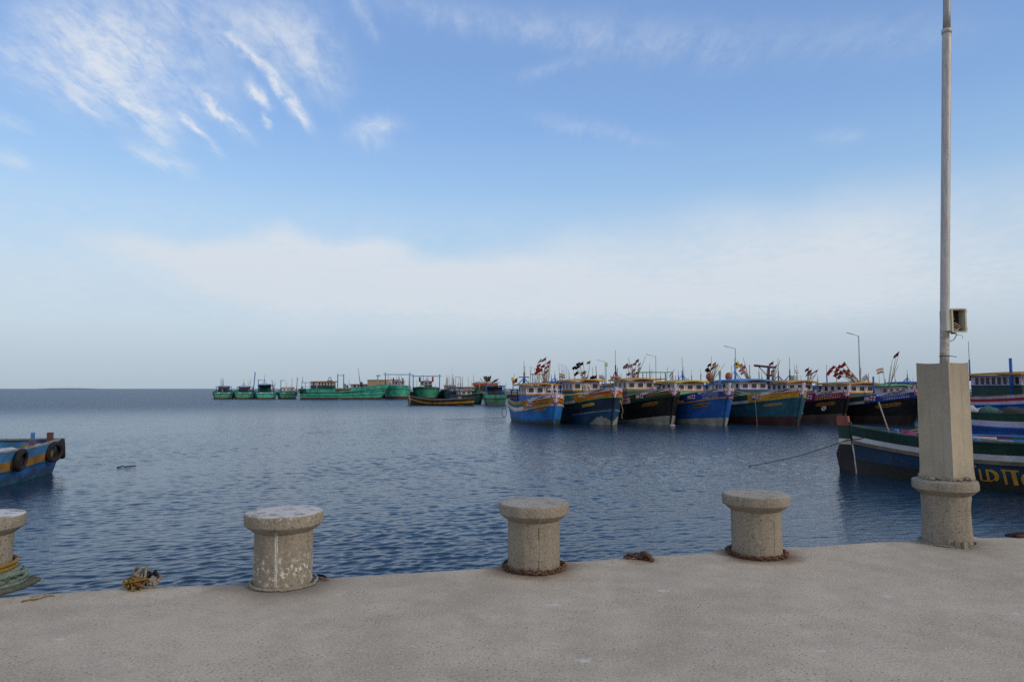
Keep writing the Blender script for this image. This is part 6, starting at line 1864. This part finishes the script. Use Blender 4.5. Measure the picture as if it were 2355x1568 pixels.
a = world(r2, h2.surf(1, 4.2, 2.3, .06)); mb = MB(); mb.tube([a+Vector((.05*math.sin(k*.9), 0, -.13*k)) for k in range(15)], .02, ROPE_T, 6); o = mb.build('rope'); tag(o, 'slack rope hanging down the right side of the navy boat', 'rope')
a = world(r5, h5.surf(1, 4.6, 1.7, .06)); mb = MB(); mb.tube([a+Vector((.04*math.sin(k*.9), 0, -.12*k)) for k in range(8)], [.02]*5+[.05,.06,.03], ROPE_T, 6); o = mb.build('rope'); tag(o, 'short knotted rope hanging at the right side of the teal boat', 'rope')
mb = MB(); cc = world(r1, (-4.95,-1.45,.75)); mb.tube([cc+Vector((-.28+.22*math.cos(2*PI*k/18)+.1, 0, .42*math.sin(2*PI*k/18)-.05)) for k in range(18)], .022, ROPE_D, 6, closed=True); o = mb.build('rope'); tag(o, 'dark rope loop hanging at the stern of the bright blue boat', 'rope')
a = world(r1, (-4.8,-1.5,.25)); rope_between(a, a+Vector((-6,1.5,-.25)), .03, .012, ROPE_D, 'thin line running left from the stern of the bright blue boat')
p = on_z(2030/1.0, 940, 0)
# yellow bundle on the rail of the navy boat
a = at(*Z1(945,848), 55.2); b = at(*Z1(1035,842), 55.0); mb = MB(); mb.tube([a.lerp(b, k/6) for k in range(7)], [.05,.09,.10,.09,.07,.05,.03], paint('yellow_plastic', (.50,.42,.03), .5), 7); o = mb.build('rolled_sheet'); tag(o, 'rolled yellow sheet tied to the rope by the navy boat', 'sheet')
# driftwood and foam
for (x0, x1, y0, y1, lb) in ((269,285,1074.5,1071,'left of two dark sticks floating on the open water'), (285,313,1073.5,1070.5,'right of two dark sticks floating on the open water')):
    a, b = on_z(x0,y0,.03), on_z(x1,y1,.05); mb = MB(); mb.tube([a, a.lerp(b,.5), b], [.022,.026,.018], DARKM, 6); o = mb.build('driftwood'); tag(o, lb, 'driftwood', 'sticks floating on the open water')
a = on_z(1542.5, 977.8, .04); mb = MB()
for k in range(3): mb.ball((a.x+.12*k, a.y, .04), .06+.02*(k == 2), WHITE, 5, (1.4,1,.6))
o = mb.build('foam_scrap'); tag(o, 'small white scrap floating before the black boat with white aft band', 'litter')

# ------------------------------------------------------------------ people
def skinned(verts, edges, radii, mats, name, parent=None, sub=1):
    me = bpy.data.meshes.new(name); me.from_pydata(verts, edges, []); ob = bpy.data.objects.new(name, me); COL.objects.link(ob)
    sk = ob.modifiers.new('skin', 'SKIN'); ss = ob.modifiers.new('sub', 'SUBSURF'); ss.levels = sub; ss.render_levels = sub
    for i, r in enumerate(radii): me.skin_vertices[0].data[i].radius = (r, r) if not isinstance(r, tuple) else r
    me.skin_vertices[0].data[0].use_root = True
    dg = bpy.context.evaluated_depsgraph_get(); m2 = bpy.data.meshes.new_from_object(ob.evaluated_get(dg))
    bpy.data.objects.remove(ob); bpy.data.meshes.remove(me)
    o = bpy.data.objects.new(name, m2); COL.objects.link(o)
    m2.materials.clear()
    for m in mats: m2.materials.append(m)
    m2.polygons.foreach_set('use_smooth', [True]*len(m2.polygons))
    if parent: o.parent = parent
    return o
SKIN_ = paint('brown_skin', (.085,.045,.028), .6, .15, 0, 0); HAIR = paint('black_hair', (.012,.010,.010), .7, .2, 0, 0)
def person(label, loc, rz, shirt, trousers, arm=(.0,.0), group=None, sit=False):
    t = thing('person', label, 'person', loc, rz, group)
    hip = .90 if not sit else .30
    V = [(0,0,hip),(0,0,hip+.22),(0,0,hip+.47),(0,.0,hip+.57),(0,-.02,hip+.66),(0,-.025,hip+.77)]; Rr = [(.155,.11),(.14,.10),(.165,.105),(.06,.06),(.085,.095),(.07,.085)]
    Ed = [(0,1),(1,2),(2,3),(3,4),(4,5)]
    for s_, ab in ((-1, arm[0]), (1, arm[1])):
        i = len(V); sh = Vector((s_*.20,0,hip+.48)); el = sh + Vector((s_*(.06+.16*ab), -.05*ab, -.28*(1-.7*ab))); wr = el + Vector((s_*.02+s_*.12*ab, -.08-.1*ab, -.25*(1-.9*ab))); hd = wr + (wr-el).normalized()*.09
        V += [tuple(sh), tuple(el), tuple(wr), tuple(hd)]; Rr += [.062,.045,.032,(.042,.022)]; Ed += [(2,i),(i,i+1),(i+1,i+2),(i+2,i+3)]
        fw = (wr-el).normalized(); sdv = Vector((0,1,0))
        for q_, (o_, l_) in enumerate(((-.030,.075),(-.010,.085),(.010,.08),(.028,.065))):
            j = len(V); V += [tuple(hd+fw*.02+sdv*o_), tuple(hd+fw*(.02+l_*.6)+sdv*o_), tuple(hd+fw*(.02+l_)+sdv*o_+Vector((-s_*.02,0,0)))]; Rr += [.010,.009,.008]; Ed += [(i+3,j),(j,j+1),(j+1,j+2)]
        j = len(V); V += [tuple(wr+fw*.03+Vector((0,-.045,0))), tuple(wr+fw*.08+Vector((0,-.065,0)))]; Rr += [.011,.009]; Ed += [(i+2,j),(j,j+1)]
    for s_ in (-1, 1):
        i = len(V)
        if not sit: V += [(s_*.095,0,.86),(s_*.11,-.01,.48),(s_*.12,.02,.08),(s_*.13,-.13,.03)]
        else: V += [(s_*.10,-.05,.28),(s_*.14,-.42,.42),(s_*.13,-.38,.06),(s_*.13,-.52,.03)]
        Rr += [.09,.06,.04,(.04,.03)]; Ed += [(0,i),(i,i+1),(i+1,i+2),(i+2,i+3)]
    body = skinned(V, Ed, Rr, [SKIN_], 'body', t, 1)
    mb = MB(); hz = hip+.725
    mb.ball((0,-.01,hz+.05), .098, HAIR, 8, (.92,1.08,.95)); mb.build('hair', t)
    mb = MB()
    for s_ in (-1, 1): mb.ball((s_*.085,-.02,hz-.03), .022, SKIN_, 5, (.5,1,1.3)); mb.ball((s_*.032,-.108,hz+.0), .011, WHITE, 5)
    mb.tube([(0,-.105,hz+.01),(0,-.128,hz-.03),(0,-.105,hz-.04)], .012, SKIN_, 5); mb.box((0,-.103,hz-.065), (.045,.008,.010), paint('lip_tone', (.10,.035,.03), .6)); mb.build('face', t)
    # shirt: torso shell with short sleeves; trousers / wrapped cloth
    mb = MB(); prof = [(-.02,.178,.128),(.05,.175,.125),(.22,.170,.122),(.40,.195,.125),(.48,.20,.118),(.54,.13,.09),(.575,.075,.075)]
    n_ = 20; vs_ = []
    for (z_, rx, ry) in prof:
        for k in range(n_):
            a = 2*PI*k/n_; j = 1+.03*math.sin(3*a+z_*9); vs_.append((rx*j*math.cos(a), ry*j*math.sin(a), hip+z_))
    fs_ = [(i*n_+k, i*n_+(k+1) % n_, (i+1)*n_+(k+1) % n_, (i+1)*n_+k) for i in range(len(prof)-1) for k in range(n_)]
    mb.add(vs_, fs_, shirt, True)
    for s_, ab in ((-1, arm[0]), (1, arm[1])):
        sh = Vector((s_*.17,0,hip+.50)); el = Vector((s_*.20,0,hip+.48)) + Vector((s_*(.06+.16*ab), -.05*ab, -.28*(1-.7*ab)))
        mb.tube([sh, sh.lerp(el,.35), sh.lerp(el,.72)], [.085,.082,.078], shirt, 10, caps=False)
    mb.build('shirt', t)
    mb = MB()
    if not sit:
        prof = [(.02,.172,.122),(-.1,.19,.13),(-.35,.19,.13),(-.6,.185,.125),(-.78,.175,.12)]
        vs_ = []
        for (z_, rx, ry) in prof:
            for k in range(n_):
                a = 2*PI*k/n_; j = 1+.05*math.sin(5*a+z_*4); vs_.append((rx*j*math.cos(a), ry*j*math.sin(a), hip+z_))
        mb.add(vs_, [(i*n_+(k+1) % n_, i*n_+k, (i+1)*n_+k, (i+1)*n_+(k+1) % n_) for i in range(len(prof)-1) for k in range(n_)], trousers, True)
    else:
        for s_ in (-1, 1): mb.tube([(s_*.10,-.02,.29),(s_*.14,-.40,.43),(s_*.13,-.38,.12)], [.115,.09,.07], trousers, 8)
    mb.build('lower_garment', t)
    return t
SH1 = paint('pale_beige_shirt', (.40,.37,.31), .85, .15, .15, 0); LU = paint('pale_patterned_lungi', (.33,.31,.28), .9, .3, .3, 0); DK = paint('dark_clothes', (.03,.028,.035), .9, .2, 0, 0); RDC = paint('dull_red_shirt', (.12,.03,.03), .9, .2, 0, 0); BLC = paint('dark_blue_shirt', (.02,.03,.07), .9, .2, 0, 0)
hd = at((2190+700/7.127)/1.6985, (1460+180/7.127)/1.6985, 56.6)
person('man in a pale shirt standing back turned on the navy boat deck', (hd.x, hd.y, hd.z-1.73), R(175), SH1, LU)
mb = MB(); mb.box((hd.x, hd.y, hd.z-1.73-.12), (1.2,1.2,.2), DECKM); o = mb.build('hatch'); tag(o, 'low wooden hatch the man stands on, on the navy boat', 'hatch')
PE = [(1210,375,DK,RDC,(.1,.1),False,'person in dark red standing at the stern of the long green trawler'),(1776,342,DK,DK,(.9,.2),False,'person with an arm stretched out on the long green trawler'),(1804,358,BLC,DK,(.1,.1),True,'person in dark clothes crouching beside the one with an outstretched arm'),
      (1902,352,BLC,DK,(.2,.0),True,'person in dark blue sitting before the orange roofed cabin'),(1984,322,RDC,DK,(.0,.3),False,'person in a dull red shirt leaning against the orange roofed cabin'),(1996,322,DK,DK,(.2,.2),False,'person in black standing beside the one in a dull red shirt')]
for (zx, zy, sh_, tr_, arm_, sit_, lb) in PE:
    pt_ = at(Fz(zx), (1400+(zy-18)/3.364)/1.6985, RL.location.y-1.9 if not sit_ else RL.location.y-1.8)
    person(lb, (pt_.x, pt_.y, pt_.z-(1.72 if not sit_ else 1.12)), R(20), sh_, tr_, arm_, None, sit_)

# ------------------------------------------------------------------ water and far shore
def build_water():
    nc, nr_ = 1350, 1400
    r0, r1_ = 4.6, 160.0
    th = np.linspace(R(-46), R(46), nc)
    rr = r0*np.exp(np.linspace(0, math.log(r1_/r0), nr_))
    TH, RR = np.meshgrid(th, rr)
    X = RR*np.sin(TH); Y = RR*np.cos(TH)
    X = X.astype(np.float32); Y = Y.astype(np.float32)
    rs = np.random.RandomState(11); Z = np.zeros_like(X)
    N = 96
    lam = np.exp(np.linspace(math.log(.065), math.log(1.2), N))
    G = .82 + .24*np.sin(X*.21+Y*.13+1)*np.sin(Y*.17-X*.09) + .16*np.sin(X*.53-Y*.31)
    dr = rr*math.log(r1_/r0)/nr_
    comps = []
    for k in range(N):
        a = R(-64) + rs.randn()*R(19)
        fade = np.clip((lam[k]/dr-2.2)/1.6, 0, 1)
        sh = 1.0 if lam[k] < .22 else .75 if lam[k] < .38 else .30 if lam[k] < .6 else .10
        comps.append((a, fade*sh*(1.0 if lam[k] < .25 else 1+.35*np.clip((rr-10)/14, 0, 1)), rs.uniform(0, 6.28)))
    sl_ = SLOPE/math.sqrt(N/2)*1.25
    for k, (a, wt, ph) in enumerate(comps):
        row = (wt*sl_*lam[k]/(2*PI)).astype(np.float32)
        on = np.nonzero(row > 1e-7)[0]
        if len(on) == 0: continue
        lo_, hi_ = on[0], on[-1]+1
        kx, ky = math.cos(a)*2*PI/lam[k], math.sin(a)*2*PI/lam[k]
        xs_, ys_ = X[lo_:hi_], Y[lo_:hi_]
        Z[lo_:hi_] += row[lo_:hi_, None]*np.sin(kx*xs_+ky*ys_+ph+.6*np.sin(xs_*.6+k)*np.sin(ys_*.45+k*.3))
    Z *= G
    Z *= np.clip((r1_-RR)/60, 0, 1)
    edge = np.clip((R(46)-np.abs(TH))/R(1.5), 0, 1); Z *= edge
    V = np.stack([X, Y, Z], -1).reshape(-1, 3)
    idx = np.arange(nc*nr_).reshape(nr_, nc)
    F = np.stack([idx[:-1,:-1], idx[:-1,1:], idx[1:,1:], idx[1:,:-1]], -1).reshape(-1, 4)[:, ::-1]
    nv = len(V)
    # outer skirt: far sea and the flanks
    ex = [V]; ef = [F]
    fr = np.array([160, 250, 400, 700, 1300, 3500, 9000, 25000.0])
    ta = np.linspace(R(-46), R(46), 60)
    def patch(rs_, ts_):
        nonlocal nv
        T, Q = np.meshgrid(ts_, rs_)
        v = np.stack([Q*np.sin(T), Q*np.cos(T), np.zeros_like(T)], -1).reshape(-1, 3)
        i = np.arange(len(v)).reshape(len(rs_), len(ts_)) + nv
        ex.append(v); ef.append(np.stack([i[:-1,:-1], i[:-1,1:], i[1:,1:], i[1:,:-1]], -1).reshape(-1, 4)[:, ::-1]); nv += len(v)
    patch(fr, ta)
    full = np.concatenate([[1.0, 4, 12, 40, 90], fr])
    patch(full, np.linspace(R(46), R(118), 30)); patch(full, np.linspace(R(-118), R(-46), 30))
    V = np.concatenate(ex); F = np.concatenate(ef)
    me = bpy.data.meshes.new('water')
    me.vertices.add(len(V)); me.vertices.foreach_set('co', V.astype(np.float32).ravel())
    me.loops.add(F.size); me.loops.foreach_set('vertex_index', F.astype(np.int32).ravel())
    me.polygons.add(len(F)); me.polygons.foreach_set('loop_start', (np.arange(len(F))*4).astype(np.int32)); me.polygons.foreach_set('loop_total', np.full(len(F), 4, np.int32))
    me.polygons.foreach_set('use_smooth', np.ones(len(F), bool))
    me.update(); me.validate()
    o = bpy.data.objects.new('water', me); COL.objects.link(o)
    m, nt, p = new_mat('harbour_water')
    g = nt.node('ShaderNodeNewGeometry'); P = g.outputs['Position']
    X_, Y_, Z_ = nt.xyz(P)
    dist = nt.m('SQRT', X_*X_ + Y_*Y_)
    farf = nt.sstep(dist, 18, 90)
    n1 = nt.noise(nt.mapping(P, (1.0, 2.4, 1), (0,0,R(13))), 3.4, 4, .65, .3)
    n2 = nt.noise(nt.mapping(P, (.5, 1.5, 1), (0,0,R(10))), 1.1, 5, .65, .3)
    n3 = nt.noise(nt.mapping(P, (.05, .22, 1)), .5, 4, .6)
    b1 = nt.bump(n1, nt.sstep(dist, 10, 45, .22, .6), .055)
    b2 = nt.bump(n2, nt.sstep(dist, 50, 150, .0, 1.0), .20, b1)
    nt.put(p.inputs['Normal'], b2)
    nt.put(p.inputs['Base Color'], nt.mix(nt.sstep(n3, .35, .65), (.010,.030,.060), (.015,.041,.078)))
    nt.put(p.inputs['Roughness'], nt.sstep(dist, 30, 130, .06, .34))
    p.inputs['IOR'].default_value = 1.28
    p.inputs['Specular IOR Level'].default_value = .5
    me.materials.append(m)
    return tag(o, 'rippled blue harbour water', 'water', kind='structure')
SLOPE = .20
build_water()
mb = MB(); SH = paint('hazy_shore', (.13,.17,.20), .9, .2, 0, 0)
rg = random.Random(2); vs_ = []; n_ = 60
for k in range(n_+1):
    x = -4180+490*k/n_; e = math.sin(PI*k/n_)**.4
    y = 6000; z_ = (2+5*e*(.6+.4*rg.random()))
    vs_ += [(x,y,-2), (x,y,z_*e), (x,y+150,z_*e), (x,y+150,-2)]
mb.add(vs_, [(4*k+j, 4*k+4+j, 4*k+5+j, 4*k+1+j) for k in range(n_) for j in range(3)], SH)
o = mb.build('far_shore'); tag(o, 'thin hazy line of land on the horizon at the left', 'shore', kind='structure')
